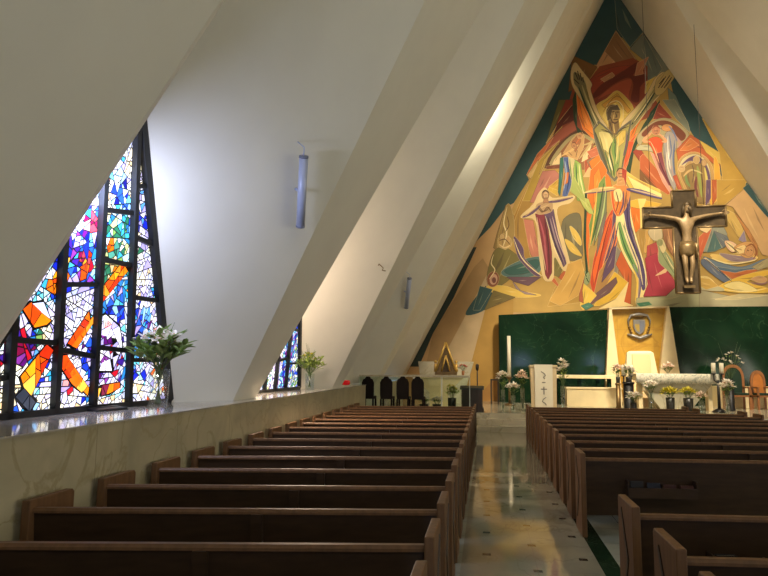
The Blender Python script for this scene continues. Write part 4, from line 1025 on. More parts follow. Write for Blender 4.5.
# second figure, arms outstretched
F2.c((250,226,150), 238,100, 262,110, 272,200, 290,330, 335,440, 335,500, 300,556, 290,540, 300,470, 262,400, 230,330, 214,240)
F2.p((236,184,60), 275,300, 292,300, 325,440, 320,470)
F2.c((90,74,112), 248,120, 268,140, 268,210, 280,280, 318,400, 332,470, 318,500, 305,440, 268,330, 248,250)
F2.c((118,158,84), 225,240, 248,260, 262,330, 300,420, 306,460, 268,390, 236,320)
F2.s(WH, 8, 232,230, 262,320, 310,440); F2.s(WH, 6, 244,200, 258,280, 300,390, 318,480); F2.s((60,100,60), 5, 228,260, 252,340, 290,420)
F2.s(LV, 8, 300,400, 306,470, 300,540); F2.s((240,200,90), 8, 282,420, 298,470, 290,540)
F2.s((110,96,130), 5, 290,420, 310,470, 304,530); F2.s((150,140,150), 5, 282,400, 300,450)
F2.c((226,140,70), 196,112, 232,92, 266,112, 262,160, 240,205, 220,215, 204,185)
F2.c((246,220,150), 208,118, 232,112, 240,140, 226,165, 210,150); F2.p(OR, 210,160, 240,160, 232,205, 218,205)
F2.s(PU, 7, 244,120, 242,170, 226,212); F2.s(RO, 6, 200,118, 206,180, 222,216)
F2.s((206,170,110), 17, 215,108, 160,112, 92,126); F2.s(PU, 5, 210,116, 150,124, 96,128); F2.s((244,214,140), 6, 205,104, 150,110); F2.s((244,214,140), 4, 80,130, 120,118)
F2.s((96,80,120), 17, 255,112, 310,122, 392,148); F2.s((206,176,140), 6, 270,112, 330,126, 392,144)
F2.e((196,140,90), 232,52, 15,21); F2.p((176,60,40), 238,30, 256,40, 252,100, 240,80); F2.s(BR, 5, 218,46, 228,32, 246,36); F2.s(BR, 3, 224,52, 240,52); F2.s(BR, 3, 228,64, 238,64)
F2.p((206,150,90), 222,70, 244,70, 250,95, 218,98)
F2.p(LG, 70,140, 110,150, 130,210, 112,205, 90,180)
F2.p((168,176,92), 50,60, 90,130, 100,165, 40,120)
# right upper pair
F4.c((176,160,116), -10,200, 90,115, 180,112, 280,190, 240,250, 200,280, 180,240, 60,190, 0,260)
F4.c((122,66,42), 12,190, 90,126, 175,126, 262,195, 235,235, 170,160, 90,150, 30,210)
F4.c((190,180,140), 0,260, 60,265, 90,300, 40,290, -20,285)
F4.p((206,150,130), 60,300, 90,320, 150,460, 190,540, 190,560, 130,470)
F4.c(RO, 45,235, 90,212, 130,235, 125,280, 130,350, 150,420, 120,410, 90,330, 70,280)
F4.p((132,62,70), 90,310, 125,300, 145,400, 190,500, 165,490, 110,390)
F4.c((166,156,146), 150,190, 190,190, 210,260, 190,330, 205,430, 200,520, 160,440, 140,340, 135,270)
F4.s((112,120,146), 9, 168,200, 180,290, 165,360); F4.s((112,120,146), 7, 200,230, 190,330, 196,430); F4.s((226,210,180), 8, 155,300, 160,390, 190,470); F4.s((190,150,140), 6, 180,380, 200,470)
F4.s((226,160,110), 17, 60,240, 20,235, 70,185); F4.s((226,160,110), 15, 125,240, 150,235, 110,195); F4.e((196,130,92), 92,175, 24,28); F4.s((146,72,48), 9, 70,165, 92,148, 116,165); F4.s(BR, 5, 82,178, 104,178); F4.s(BR, 4, 88,192, 100,192)
F4.s((190,150,130), 18, 190,195, 232,250, 215,275); F4.e((214,150,90), 155,160, 30,20); F4.s((120,132,160), 10, 165,150, 190,180, 215,240)
F4.p(RU, 210,290, 290,200, 340,230, 461,320, 461,400, 380,330, 290,300, 220,350)
F4.p((206,120,62), 230,290, 290,220, 340,260, 280,290)
F4.p(YL, 340,230, 470,310, 475,380, 380,300)
F9.p((196,156,70), 640,620, 700,680, 930,860, 960,900, 800,1000, 750,960, 730,800, 690,720)
F4.p((190,90,56), 190,440, 210,430, 245,520, 230,540)
# right arch with small group
F4.c((190,150,90), 215,380, 250,320, 320,300, 390,340, 425,420, 425,520, 400,580, 300,580, 240,470)
F4.c((206,190,140), 222,385, 255,332, 318,312, 375,345, 405,420, 405,580, 385,580, 380,420, 345,360, 290,345, 240,400)
F4.c(PU, 240,375, 280,335, 330,322, 380,370, 405,450, 400,580, 380,580, 382,440, 350,370, 290,350)
F4.c((150,120,70), 240,420, 290,370, 360,370, 385,430, 385,580, 320,580, 270,500)
F4.e((196,160,104), 325,345, 18,22); F4.e((190,150,100), 368,362, 16,18); F4.e((196,160,110), 240,395, 18,18)
F4.s((150,160,80), 18, 330,380, 340,440, 355,560); F4.s((206,190,100), 14, 372,390, 385,470, 380,570); F4.s((122,64,60), 16, 325,440, 320,500, 335,560); F4.s((120,140,80), 16, 262,420, 270,470, 290,500); F4.s((206,170,110), 12, 310,400, 280,410, 250,440); F4.s((206,184,120), 9, 290,400, 330,410, 360,425); F4.s((90,70,60), 5, 300,370, 310,420, 300,480)
F4.c((228,168,62), 428,330, 455,380, 461,480, 440,580, 410,580, 428,500)
F5.p((228,168,62), 78,0, 120,0, 130,40, 100,110, 90,110)
F5.p(PU, 72,0, 92,0, 92,80, 70,115); F5.p(RU, 98,0, 128,0, 122,70, 100,110)
F5.p((190,150,66), 120,0, 250,0, 240,40, 150,110, 120,110)
F5.p((208,166,112), 160,110, 240,40, 360,180, 360,340, 320,330, 260,220, 190,120)
F5.p(TEAL, 235,36, 280,0, 360,90, 360,180, 330,150)
# right reclining group
F5.p((150,150,130), 60,200, 140,190, 165,240, 150,300, 60,320)
F5.p(TEAL2, 75,320, 105,225, 140,300, 110,316)
F5.p((112,118,120), 105,225, 165,250, 175,275, 150,300, 135,280)
F5.p((206,170,92), 160,130, 200,150, 235,220, 245,260, 215,250, 170,180)
F5.p((196,134,76), 195,140, 260,220, 300,290, 300,350, 270,350, 285,300)
F5.p((150,134,150), 215,265, 240,225, 250,280)
F5.c((232,196,110), 90,330, 160,330, 240,320, 300,340, 280,360, 200,372, 120,360)
F5.c(LV, 130,325, 200,335, 290,345, 250,360, 180,358)
F5.c((112,128,140), 60,340, 130,365, 230,385, 330,350, 346,370, 270,410, 160,410, 100,390)
F5.c((90,112,128), 110,385, 200,395, 280,390, 240,415, 170,420)
F5.c((232,190,150), 155,270, 190,275, 215,300, 190,320, 165,300); F5.c(WH, 165,275, 190,290, 205,315, 180,305)
F5.c((214,160,96), 195,300, 240,275, 280,280, 285,330, 250,345, 215,325); F5.c((236,204,136), 205,305, 240,290, 245,315, 215,325)
F5.e((206,150,96), 262,315, 20,24, 20); F5.s(BR, 4, 252,310, 262,314); F5.s(BR, 4, 268,308, 276,314); F5.s((150,90,50), 8, 250,295, 276,285, 295,320, 280,350); F5.s((150,100,60), 4, 200,300, 230,310)
F5.p((240,210,160), 58,350, 70,345, 190,450, 175,460); F5.c((104,112,128), 62,350, 110,390, 180,450, 150,452, 90,410, 50,370)
F5.p((196,110,60), 130,400, 200,412, 250,400, 320,395, 190,440)
F5.p((176,160,116), 275,385, 346,345, 346,385, 300,400)
F5.c((232,186,70), 130,470, 230,425, 346,400, 346,420, 250,450, 346,480, 340,498, 240,500, 150,490)
F5.c((240,216,140), 150,468, 220,450, 300,490, 220,490); F5.c((206,160,110), 270,440, 310,425, 340,440, 320,455); F5.s((160,120,110), 8, 270,455, 320,460, 346,450)
F5.c((222,196,126), 40,430, 80,430, 110,460, 80,470, 50,455); F5.s(BR, 3, 60,440, 85,440); F5.c((190,180,140), 20,460, 120,470, 150,490, 60,486)
F5.p((176,166,130), 0,480, 60,490, 200,520, 360,505, 360,575, 0,575)
F5.p((200,184,136), 110,530, 220,505, 346,510, 200,530)
FB.p((176,58,72), 30,220, 95,190, 110,240, 170,310, 215,375, 150,435, 20,440, 45,370)
FB.p((232,190,140), 90,320, 160,270, 150,300, 120,312)
FB.p((180,176,134), -20,450, 150,440, 215,380, 230,430, 340,420, 340,510, -20,510)
FB.p((74,130,96), -20,480, 50,470, 70,488, 0,500)
FB.c((200,180,140), 50,60, 110,30, 130,100, 90,120, 60,100); FB.c((150,158,110), 100,120, 140,170, 200,260, 215,340, 160,290, 110,240, 108,180); FB.c((216,196,140), 105,130, 130,110, 150,160, 130,190)
FB.e((150,150,100), 115,130, 18,20); FB.s((110,120,80), 6, 120,180, 160,250, 205,320); FB.s((226,206,150), 6, 150,200, 180,260, 212,300)
FB.p((160,110,72), 130,40, 215,30, 215,240, 170,180, 140,120); FB.s((206,150,100), 8, 160,50, 175,130, 210,220); FB.s((120,80,60), 7, 190,40, 190,120, 212,190)
FB.p((206,104,66), 330,110, 380,60, 412,50, 345,230, 328,220); FB.p((240,206,150), 330,30, 420,40, 385,75, 350,60)
FB.p((200,160,80), 330,330, 400,340, 450,380, 380,400, 330,370)

# light and dark accents on the figures
F1.s((86,84,62), 12, 168,345, 196,430, 236,540); F1.s((98,92,66), 10, 332,325, 322,410, 300,500); F1.s((226,210,140), 7, 205,350, 222,400, 228,440)
F1.s((96,78,96), 7, 322,340, 318,400, 304,460); F1.s((70,88,50), 8, 250,395, 238,440, 252,500, 262,560); F1.s((206,196,120), 6, 282,360, 276,430, 268,500)
F1.s((84,72,50), 5, 196,332, 232,344, 258,364); F1.s((84,72,50), 5, 330,318, 296,332, 266,362); F1.s((232,216,160), 5, 180,310, 160,260, 132,190); F1.s((232,216,160), 5, 352,300, 400,232, 446,160)
F1.s((236,214,150), 5, 222,236, 230,212, 272,196, 302,226, 304,290); F1.s((150,106,44), 4, 206,250, 272,172, 336,236)
F3.s((226,190,150), 5, 252,165, 268,270, 292,400); F3.s((70,50,70), 5, 300,160, 330,270, 372,372); F3.s((86,36,44), 5, 286,170, 304,300, 306,420); F3.s((200,170,160), 5, 320,160, 346,260, 384,360)
F3.e((206,166,120), 291,66, 11,15); F3.s((84,58,40), 6, 278,54, 290,46, 304,58); F3.s((84,58,40), 3, 285,66, 298,66); F3.s((84,58,40), 3, 288,76, 296,76); F3.p((178,130,92), 284,84, 300,84, 304,100, 280,100)
F3.s((110,74,50), 4, 258,120, 276,142, 300,120, 316,140)
F2.s((72,50,44), 4, 214,118, 224,160, 214,200); F2.s((72,50,44), 3, 256,118, 250,160, 244,204); F2.s((250,236,180), 5, 270,200, 286,280, 326,420, 328,490); F2.s((60,44,80), 5, 258,150, 262,250, 296,370)
F2.s((250,190,90), 6, 142,120, 130,230, 112,340); F2.s((150,50,30), 5, 196,220, 168,320, 136,470); F2.s((250,150,80), 5, 212,240, 186,330, 160,420); F2.s((80,60,90), 5, 224,240, 206,330, 176,400)
F2.s((60,84,50), 6, 168,90, 150,200, 124,310); F2.s((190,200,130), 5, 176,110, 164,210, 136,310)
F5.s((84,62,50), 4, 160,275, 190,300, 215,322); F5.s((250,230,170), 5, 90,345, 180,372, 290,355); F5.s((70,86,100), 5, 70,350, 130,400, 185,450); F5.s((250,226,150), 5, 150,485, 250,495, 340,480)
F4.s((250,190,140), 5, 60,240, 86,290, 110,360); F4.s((84,40,50), 5, 100,310, 130,400, 176,490); F4.s((240,230,210), 5, 160,210, 162,300, 176,400); F4.s((84,90,110), 5, 200,250, 196,340, 200,430)
def parea(p): return abs(sum(a[0]*b[1]-b[0]*a[1] for a, b in zip(p, p[1:]+p[:1])))/2
def pin(x, y, P):
    r = False
    for (x1, y1), (x2, y2) in zip(P, P[1:]+P[:1]):
        if (y1 > y) != (y2 > y) and x < (x2-x1)*(y-y1)/(y2-y1)+x1: r = not r
    return r
mixc = lambda a, b, t: tuple(a[i]+(b[i]-a[i])*t for i in range(3))
RAW, MUR = MUR, []; rgm = random.Random(4)
for j, ent in enumerate(RAW):
    col, pts = ent[0], ent[1]
    if len(ent) == 3:                                          # a stroke: one quad per step
        n = len(pts)//2; A_, B_ = pts[:n], pts[n:][::-1]
        for i in range(n-1): MUR.append((col, [A_[i], A_[i+1], B_[i+1], B_[i]]))
        continue
    ar = parea(pts)
    if 14 < ar < 2600 and j > 12 and sum(col) > 200:
        lc = mixc(col, (240, 214, 160), .55) if j % 2 else mixc(col, (70, 50, 40), .6)
        w = .32
        for a_, b_ in zip(pts, pts[1:]+pts[:1]):
            d = Vector((b_[0]-a_[0], b_[1]-a_[1]))
            if d.length < .05: continue
            nn = Vector((-d.y, d.x)).normalized()*w
            MUR.append((lc, [(a_[0]+nn.x, a_[1]+nn.y), (b_[0]+nn.x, b_[1]+nn.y), (b_[0]-nn.x, b_[1]-nn.y), (a_[0]-nn.x, a_[1]-nn.y)]))
    MUR.append((col, pts))
    if 26 < ar < 1500 and j > 12:                              # brush marks along the longer axis
        cx, cy = sum(p[0] for p in pts)/len(pts), sum(p[1] for p in pts)/len(pts)
        sxx = sum((p[0]-cx)**2 for p in pts); syy = sum((p[1]-cy)**2 for p in pts); sxy = sum((p[0]-cx)*(p[1]-cy) for p in pts)
        an = .5*math.atan2(2*sxy, sxx-syy); L = math.sqrt(ar)
        for q in range(3 if ar > 90 else 2):
            an2 = an+rgm.uniform(-.15, .15); o_ = (q-1)*L*.24+rgm.uniform(-.06, .06)*L; h_ = L*rgm.uniform(.3, .6)
            ax_, ay_ = math.cos(an2), math.sin(an2); bx_, by_ = cx-ay_*o_, cy+ax_*o_
            E = [(bx_-ax_*h_, by_-ay_*h_), (bx_, by_), (bx_+ax_*h_, by_+ay_*h_)]
            if all(pin(x, y, pts) for x, y in E):
                w = L*rgm.uniform(.03, .08)
                tone = mixc(col, (250, 226, 170), .3) if q % 2 else mixc(col, (60, 44, 40), .28)
                MUR.append((tone, [E[0], (bx_-ay_*w, by_+ax_*w), E[2], (bx_+ay_*w*.3, by_-ax_*w*.3)]))
mm = bpy.data.meshes.new('mural'); bmv, bmf, bmc = [], [], []
for i, (col, pts) in enumerate(MUR):
    clean = []
    for q in pts:
        if not clean or (abs(q[0]-clean[-1][0])+abs(q[1]-clean[-1][1])) > .02: clean.append(q)
    Yi = D-.012-.000008*i
    P = []
    for x, y in clean:
        w_ = atY(x, y, Yi)
        P.append(w_)
    # keep inside the triangular wall: clip against both slopes
    for s_ in (-1, 1):
        out = []; dist = lambda v: (APZ-v.z)/1.89*(RW if s_ > 0 else 1)-s_*(v.x-APX)-.01
        for a_, b_ in zip(P, P[1:]+P[:1]):
            da, db = dist(a_), dist(b_)
            if da >= 0: out.append(a_)
            if da*db < 0: out.append(a_.lerp(b_, da/(da-db)))
        P = out
        if len(P) < 3: break
    if len(P) < 3: continue
    o_ = len(bmv); bmv += [tuple(v) for v in P]; bmf.append(list(range(o_, o_+len(P)))); bmc.append(col)
mm.from_pydata(bmv, [], bmf)
at = mm.attributes.new('paint', 'FLOAT_COLOR', 'FACE')
for i, c in enumerate(bmc): at.data[i].color = srgb(c)
m = bpy.data.materials.new('mural_paint'); m.use_nodes = True; nt = m.node_tree; bs = nt.nodes['Principled BSDF']
bs.inputs['Roughness'].default_value = .75
an = nt.nodes.new('ShaderNodeAttribute'); an.attribute_name = 'paint'
tc = nt.nodes.new('ShaderNodeTexCoord'); nz = nt.nodes.new('ShaderNodeTexNoise'); nz.inputs['Scale'].default_value = 1.6; nz.inputs['Detail'].default_value = 6
nt.links.new(tc.outputs['Object'], nz.inputs['Vector'])
mr = nt.nodes.new('ShaderNodeMapRange'); mr.inputs[3].default_value = .72; mr.inputs[4].default_value = 1.22
nt.links.new(nz.outputs['Fac'], mr.inputs[0])
vm_ = nt.nodes.new('ShaderNodeVectorMath'); vm_.operation = 'SCALE'
nt.links.new(an.outputs['Color'], vm_.inputs[0]); nt.links.new(mr.outputs[0], vm_.inputs['Scale']); nt.links.new(vm_.outputs[0], bs.inputs['Base Color'])
mm.materials.append(m)
mo = bpy.data.objects.new('mural', mm); COL.objects.link(mo)
tag(mo, 'huge colourful mural of figures with raised arms covering the triangular end wall', 'mural')
# normals must face the nave
bm = bmesh.new(); bm.from_mesh(mm)
for f_ in bm.faces:
    if f_.normal.y > 0: f_.normal_flip()
bm.to_mesh(mm); bm.free()
# ------------------------------------------------------------------ stained glass gable windows
def clip(poly, a, b, c):                                       # keep a*x+b*y+c >= 0
    out = []
    for p, q in zip(poly, poly[1:]+poly[:1]):
        dp, dq = a*p[0]+b*p[1]+c, a*q[0]+b*q[1]+c
        if dp >= 0: out.append(p)
        if dp*dq < 0: t = dp/(dp-dq); out.append((p[0]+(q[0]-p[0])*t, p[1]+(q[1]-p[1])*t))
    return out
def inside(p, poly):
    r = False
    for (x1, y1), (x2, y2) in zip(poly, poly[1:]+poly[:1]):
        if (y1 > p[1]) != (y2 > p[1]) and p[0] < (x2-x1)*(p[1]-y1)/(y2-y1)+x1: r = not r
    return r
def area2(p): return abs(sum(a[0]*b[1]-b[0]*a[1] for a, b in zip(p, p[1:]+p[:1])))/2
def inset(poly, d):
    ar = sum(a[0]*b[1]-b[0]*a[1] for a, b in zip(poly, poly[1:]+poly[:1]))
    if ar < 0: poly = poly[::-1]
    out = list(poly)
    for (x1, y1), (x2, y2) in zip(poly, poly[1:]+poly[:1]):
        l = math.hypot(x2-x1, y2-y1)
        if l < 1e-6: continue
        a, b = -(y2-y1)/l, (x2-x1)/l
        out = clip(out, a, b, -(a*x1+b*y1)-d)
        if len(out) < 3: return []
    return out
GM = bpy.data.materials.new('stained_glass'); GM.use_nodes = True; nt = GM.node_tree; bs = nt.nodes['Principled BSDF']
an = nt.nodes.new('ShaderNodeAttribute'); an.attribute_name = 'glass'
tc = nt.nodes.new('ShaderNodeTexCoord'); nz = nt.nodes.new('ShaderNodeTexNoise'); nz.inputs['Scale'].default_value = 9; nz.inputs['Detail'].default_value = 4
nt.links.new(tc.outputs['Object'], nz.inputs['Vector'])
mr = nt.nodes.new('ShaderNodeMapRange'); mr.inputs[3].default_value = .55; mr.inputs[4].default_value = 1.5
nt.links.new(nz.outputs['Fac'], mr.inputs[0])
ml = nt.nodes.new('ShaderNodeMath'); ml.operation = 'MULTIPLY'; ml.inputs[1].default_value = .78; nt.links.new(mr.outputs[0], ml.inputs[0])
nt.links.new(an.outputs['Color'], bs.inputs['Base Color']); nt.links.new(an.outputs['Color'], bs.inputs['Emission Color']); nt.links.new(ml.outputs[0], bs.inputs['Emission Strength'])
bs.inputs['Roughness'].default_value = .15
GLASS_STRENGTH = ml.inputs[1]
LEAD = mat('lead_came', (12, 14, 18), .6)
FRAMEM = mat('window_frame_dark', (9, 13, 15), .5)
W_X = lambda z: -3.76+(z-LZ)*(.52/3.0)
NW = Vector((3.0, 0, -.52)).normalized()
PW = (-3.76, 0, LZ)
def wuv(x, y):                                                 # photo pixel on the plane of the near window -> (along the nave, height)
    p = atP(x, y, PW, NW); return (p.y, p.z)
# colour fields of the near window, later entries win (photo frame, zoomed crops)
FLD = []
def fld(fr, pal, *c, big=False):
    ox, oy, k = fr; FLD.append(([wuv(ox+x/k, oy+y/k) for x, y in zip(c[::2], c[1::2])], pal, big))
Wt, Wb, W0_, W3_ = (60,120,3.84), (60,260,3.6), (0,120,1.8), (0,250,3.2)
WHT = [(244,238,250), (226,224,250), (208,214,244), (240,238,232), (188,198,238), (214,204,240)]
BLU = [(24,40,190), (40,90,220), (20,24,120), (90,160,240), (150,200,250), (30,60,200)]
CYA = [(60,170,220), (110,210,230), (170,226,240), (40,120,190), (225,240,250)]
AMB = [(246,128,14), (250,160,26), (228,84,12), (252,190,70)]
ORA = [(226,70,16), (244,104,18), (196,44,16), (246,140,36)]
REDp = [(190,20,40), (220,60,70), (120,14,60), (240,150,150)]
PUR = [(90,20,110), (60,30,140), (130,50,150), (170,150,220)]
GRN = [(40,110,80), (120,160,80), (70,140,120), (200,210,130)]
MIX = WHT+CYA[:3]+[(200,190,240), (180,120,200)]
LIL = [(206,200,240), (230,226,250), (170,160,230), (250,246,255)]
SAND = [(240,226,190), (255,244,214), (230,200,150), (255,255,240)]
fld(W0_, WHT+WHT+CYA+BLU[:2]+REDp[3:], -40,300, 300,0, 330,560, -60,560)
fld(W0_, BLU+CYA+WHT[:2], 60,330, 120,230, 190,150, 240,70, 262,90, 260,240, 180,330, 120,420, 60,420)
fld(Wt, SAND+LIL, 180,250, 300,90, 330,240, 350,420, 370,576, 290,576, 285,300, 200,320)
fld(Wt, BLU+CYA, 215,210, 245,180, 270,330, 240,370, 205,330)
fld(Wt, ORA[1:]+SAND, 165,270, 205,290, 190,400, 165,390, 160,320)
fld(Wt, REDp, 90,390, 145,320, 150,460, 130,470)
fld(Wt, BLU+PUR+CYA, 40,470, 100,400, 140,460, 130,576, 40,576)
fld(Wt, GRN+CYA+WHT[:2], 160,440, 200,380, 270,360, 265,520, 180,576)
fld(Wt, ORA+AMB+REDp[:1], 185,470, 205,450, 215,576, 190,576)
fld(Wt, LIL+BLU[:1]+BLU[3:4], 285,250, 320,260, 335,420, 300,430)
fld(Wt, AMB[:2]+GRN+SAND, 270,500, 330,500, 345,600, 270,600)
fld(Wb, BLU+BLU+PUR+CYA[:2], 10,-40, 130,-40, 125,60, 95,110, 0,200, -60,140)
fld(Wb, REDp+ORA, 70,-30, 120,-20, 118,50, 80,70)
fld(Wb, GRN+SAND+AMB[:1], 140,-20, 200,-20, 235,20, 170,90, 135,90)
fld(Wb, SAND+LIL+WHT, 250,-40, 330,-20, 345,270, 320,330, 290,150)
fld(Wb, GRN+AMB[1:2], 245,20, 275,60, 268,150, 248,110)
fld(Wb, BLU+CYA+PUR, 160,140, 235,90, 235,210, 180,190, 125,190)
fld(Wb, BLU+BLU+PUR+CYA[:1], 248,170, 325,170, 330,320, 290,330, 255,250)
fld(Wb, CYA+BLU, 240,230, 290,330, 270,430, 240,420)
fld(Wb, WHT+LIL+LIL, -50,180, 60,90, 130,110, 120,190, 40,260, 40,300, 100,420, 60,460, -60,330)
fld(Wb, PUR+BLU+LIL, 40,330, 110,220, 125,300, 120,470, 90,480, 100,400)
fld(Wb, PUR+LIL+WHT+REDp[:1], 125,240, 180,200, 230,230, 230,430, 190,480, 130,480)
fld(Wb, SAND+WHT, -60,470, 60,470, 110,540, -60,560)
fld(Wb, WHT+SAND+AMB[2:3], 110,500, 215,490, 320,460, 330,540, 100,560)
fld(Wb, REDp+BLU[:1]+PUR, 0,440, 40,430, 60,480, 0,480)
fld(Wb, SAND+LIL+ORA[1:2], 330,250, 370,300, 385,520, 335,520)
fld(W3_, WHT+CYA+LIL, 0,330, 70,205, 110,240, 100,330, 30,380, -20,400)
fld(W3_, CYA+WHT[:3], 100,160, 165,70, 170,180, 120,200)
fld(W3_, PUR+REDp[:1]+REDp[2:3], 20,300, 60,260, 120,290, 100,360, 40,370, -10,360)
fld(W3_, SAND+SAND+AMB[1:2], 0,370, 75,370, 80,420, 30,530, -20,530)
fld(W3_, WHT+SAND+BLU[3:5], 100,490, 165,430, 165,530, 60,540)
fld(W3_, AMB+ORA[:2], 160,95, 222,0, 224,90, 165,150)
fld(W3_, GRN[:2]+SAND, 120,235, 165,235, 160,300, 125,310)
# large glazed shapes with their own heavy leads
BIG = []
def big(fr, pal, *c):
    ox, oy, k = fr; BIG.append(([wuv(ox+x/k, oy+y/k) for x, y in zip(c[::2], c[1::2])], pal))
big(W3_, AMB+ORA, 72,190, 100,165, 165,225, 150,240, 110,250)
big(W3_, WHT[:3]+ORA[1:2], 100,170, 140,165, 165,225, 130,200)
big(W3_, AMB+ORA[1:], 65,405, 150,300, 172,320, 100,468, 75,440)
big(W3_, [(36,44,58), (50,56,70)], 48,470, 78,440, 100,468, 118,480, 95,520, 75,500)
big(W3_, ORA+AMB, 170,340, 215,335, 270,440, 262,458, 230,430)
big(W3_, ORA, 215,300, 285,195, 290,230, 235,310)
big(Wb, ORA+AMB, -5,355, 30,350, 105,460, 100,490, 60,450)
big(Wb, ORA+REDp[:1], 40,310, 120,200, 122,225, 60,320)
big(Wb, ORA+AMB[:2], 135,120, 225,5, 245,40, 140,170)
big(Wb, WHT+LIL, 135,210, 165,195, 215,240, 225,310, 190,400, 140,400, 150,370, 190,350, 185,280, 140,270)
big(Wb, ORA[:1]+REDp, 160,215, 185,222, 185,250, 160,245)
big(Wb, REDp, 122,340, 140,340, 140,410, 122,415)
big(Wb, AMB[1:], 118,495, 140,460, 150,460, 132,515, 118,515)
big(Wb, AMB+[(120,30,60)], 150,450, 215,440, 215,460, 180,480, 148,490)
big(Wb, SAND+GRN[1:2], 245,440, 300,450, 280,480, 245,480)
def shards(poly, amax, rg):
    """irregular pieces: random straight cuts, mostly across the long side, a third along it"""
    out, todo = [], [poly]
    while todo:
        q = todo.pop(); ar = area2(q)
        if len(q) < 3 or ar < 2e-4: continue
        if ar < amax*rg.uniform(.35, 1.9): out.append(q); continue
        i, j = max(((i, j) for i in range(len(q)) for j in range(i)), key=lambda t: (q[t[0]][0]-q[t[1]][0])**2+(q[t[0]][1]-q[t[1]][1])**2)
        lx, ly = q[i][0]-q[j][0], q[i][1]-q[j][1]; l = math.hypot(lx, ly)
        wd = ar/l
        an = math.atan2(ly, lx)
        if wd > .11 and rg.random() < .5: an += math.pi/2
        an += rg.uniform(-.55, .55)
        t = rg.uniform(.35, .65); cx, cy = q[j][0]+lx*t, q[j][1]+ly*t
        nx, ny = math.cos(an), math.sin(an); c = -(nx*cx+ny*cy)
        todo += [clip(q, nx, ny, c), clip(q, -nx, -ny, -c)]
    return out
MULL = [(wuv(4.4,420), wuv(9,340)), (wuv(52.8,412), wuv(61,262)), (wuv(91.7,406), wuv(102,203)), (wuv(127,404), wuv(135,159))]
def window(n, k, label, seed, fields, bigs, ncell, shift=0.0):
    rg = random.Random(seed); y0 = MID(k)
    # the glazed gable
    A0, A1, Wv = (Ap(k, -1)[1], LZ+.02), (Ap(k, 1)[1], LZ+.02), (Wp(k)[1], Wp(k)[2])
    tri = [A0, A1, Wv]
    fl_ = [([(u+shift, v) for u, v in pl_], pal) for pl_, pal, b_ in fields]
    bg_ = [([(u+shift, v) for u, v in pl_], pal) for pl_, pal in bigs]
    cells = []
    for q in shards(tri, .0052 if ncell > 200 else .02, rg):
        u, v = sum(p[0] for p in q)/len(q), sum(p[1] for p in q)/len(q)
        pal = WHT
        for pl_, w_ in fl_:
            if inside((u, v), pl_): pal = w_
        cells.append((q, rg.choice(pal), 0))
    for pl_, pal in bg_:
        cells.append((pl_, None, 1))
        for q in shards(pl_, .012, rg): cells.append((q, rg.choice(pal), 2))
    def P3(u, v, off): return (W_X(v)+off, u, v)
    root = bpy.data.objects.new('window_%d' % n, None); COL.objects.link(root); struct(root, label); root.location = (-3.76, y0, LZ)
    ox_, oy_, oz_ = -3.76, y0, LZ
    def loc(p): return (p[0]-ox_, p[1]-oy_, p[2]-oz_)
    b = MB(); b.prism([(0, 0)], 0, 0) if False else None
    b.hexa([loc(P3(u, v, -.03)) for u, v in tri], [loc(P3(u, v, -.01)) for u, v in tri]); b.build('leading', LEAD, root)
    vs, fs, cs = [], [], []
    for poly, col, lv in cells:
        q = inset(poly, 0.0056 if lv == 0 else .0045) if lv != 1 else grow(poly, .02)
        if len(q) < 3 or (lv != 1 and area2(q) < 1e-4): continue
        q2 = q
        o_ = len(vs); off = (-.006, -.003, .001)[lv]
        vs += [loc(P3(u, v, off)) for u, v in q2]; fs.append(list(range(o_, o_+len(q2)))); cs.append(col or (8, 9, 12))
    me = bpy.data.meshes.new('glass_panes'); me.from_pydata(vs, [], fs)
    at_ = me.attributes.new('glass', 'FLOAT_COLOR', 'FACE')
    for i, c in enumerate(cs): at_.data[i].color = srgb(c)
    me.materials.append(GM); g = bpy.data.objects.new('glass_panes', me); COL.objects.link(g); g.parent = root
    # dark frame and mullions
    fr = MB()
    def bar(a, b, w, d0=-.04, d1=.05):
        dx, dy = b[0]-a[0], b[1]-a[1]; l = math.hypot(dx, dy); nx, ny = -dy/l*w/2, dx/l*w/2
        qs = [(a[0]+nx, a[1]+ny), (b[0]+nx, b[1]+ny), (b[0]-nx, b[1]-ny), (a[0]-nx, a[1]-ny)]
        fr.hexa([loc(P3(u, v, d0)) for u, v in qs], [loc(P3(u, v, d1)) for u, v in qs])
    bar(A0, A1, .07); bar(A1, Wv, .09); bar(A0, Wv, .09)
    fr.build('frame', FRAMEM, root); fr = MB()
    def vtop(u):                                                # height of the gable edge above u
        return Wv[1]-(Wv[1]-LZ)*((u-Wv[0])/(A1[0]-Wv[0]) if u > Wv[0] else (Wv[0]-u)/(Wv[0]-A0[0]))
    dm = y0-MID(0); ml_ = []
    for (u0, v0), (u1, v1) in MULL:
        g = (u1-u0)/(v1-v0); u0 += dm; v_ = LZ
        while v_ < Wv[1] and inside((u0+g*(v_-LZ), v_+.04), tri): v_ += .03
        ml_.append((u0, g, v_)); fr = MB(); bar((u0, LZ), (u0+g*(v_-LZ), v_), .064); fr.build('mullion', FRAMEM, root)
    fr = MB()
    cols = [(A0[0], (Wv[0]-A0[0])/(Wv[1]-LZ), 9)]+ml_+[(A1[0], (Wv[0]-A1[0])/(Wv[1]-LZ), 9)]
    for i, vs_ in enumerate(((1.55,), (1.85,), (1.75, 2.35), (1.8, 2.6, 3.1), (1.75, 2.35, 2.9, 3.4))):
        for v in vs_:
            a_, b_ = cols[i], cols[i+1]; va, vb = v+rg.uniform(-.05, .05), v+rg.uniform(-.05, .05)
            if va < a_[2] and vb < b_[2]:
                bar((a_[0]+a_[1]*(va-LZ), va), (b_[0]+b_[1]*(vb-LZ), vb), .045, -.03, .035)
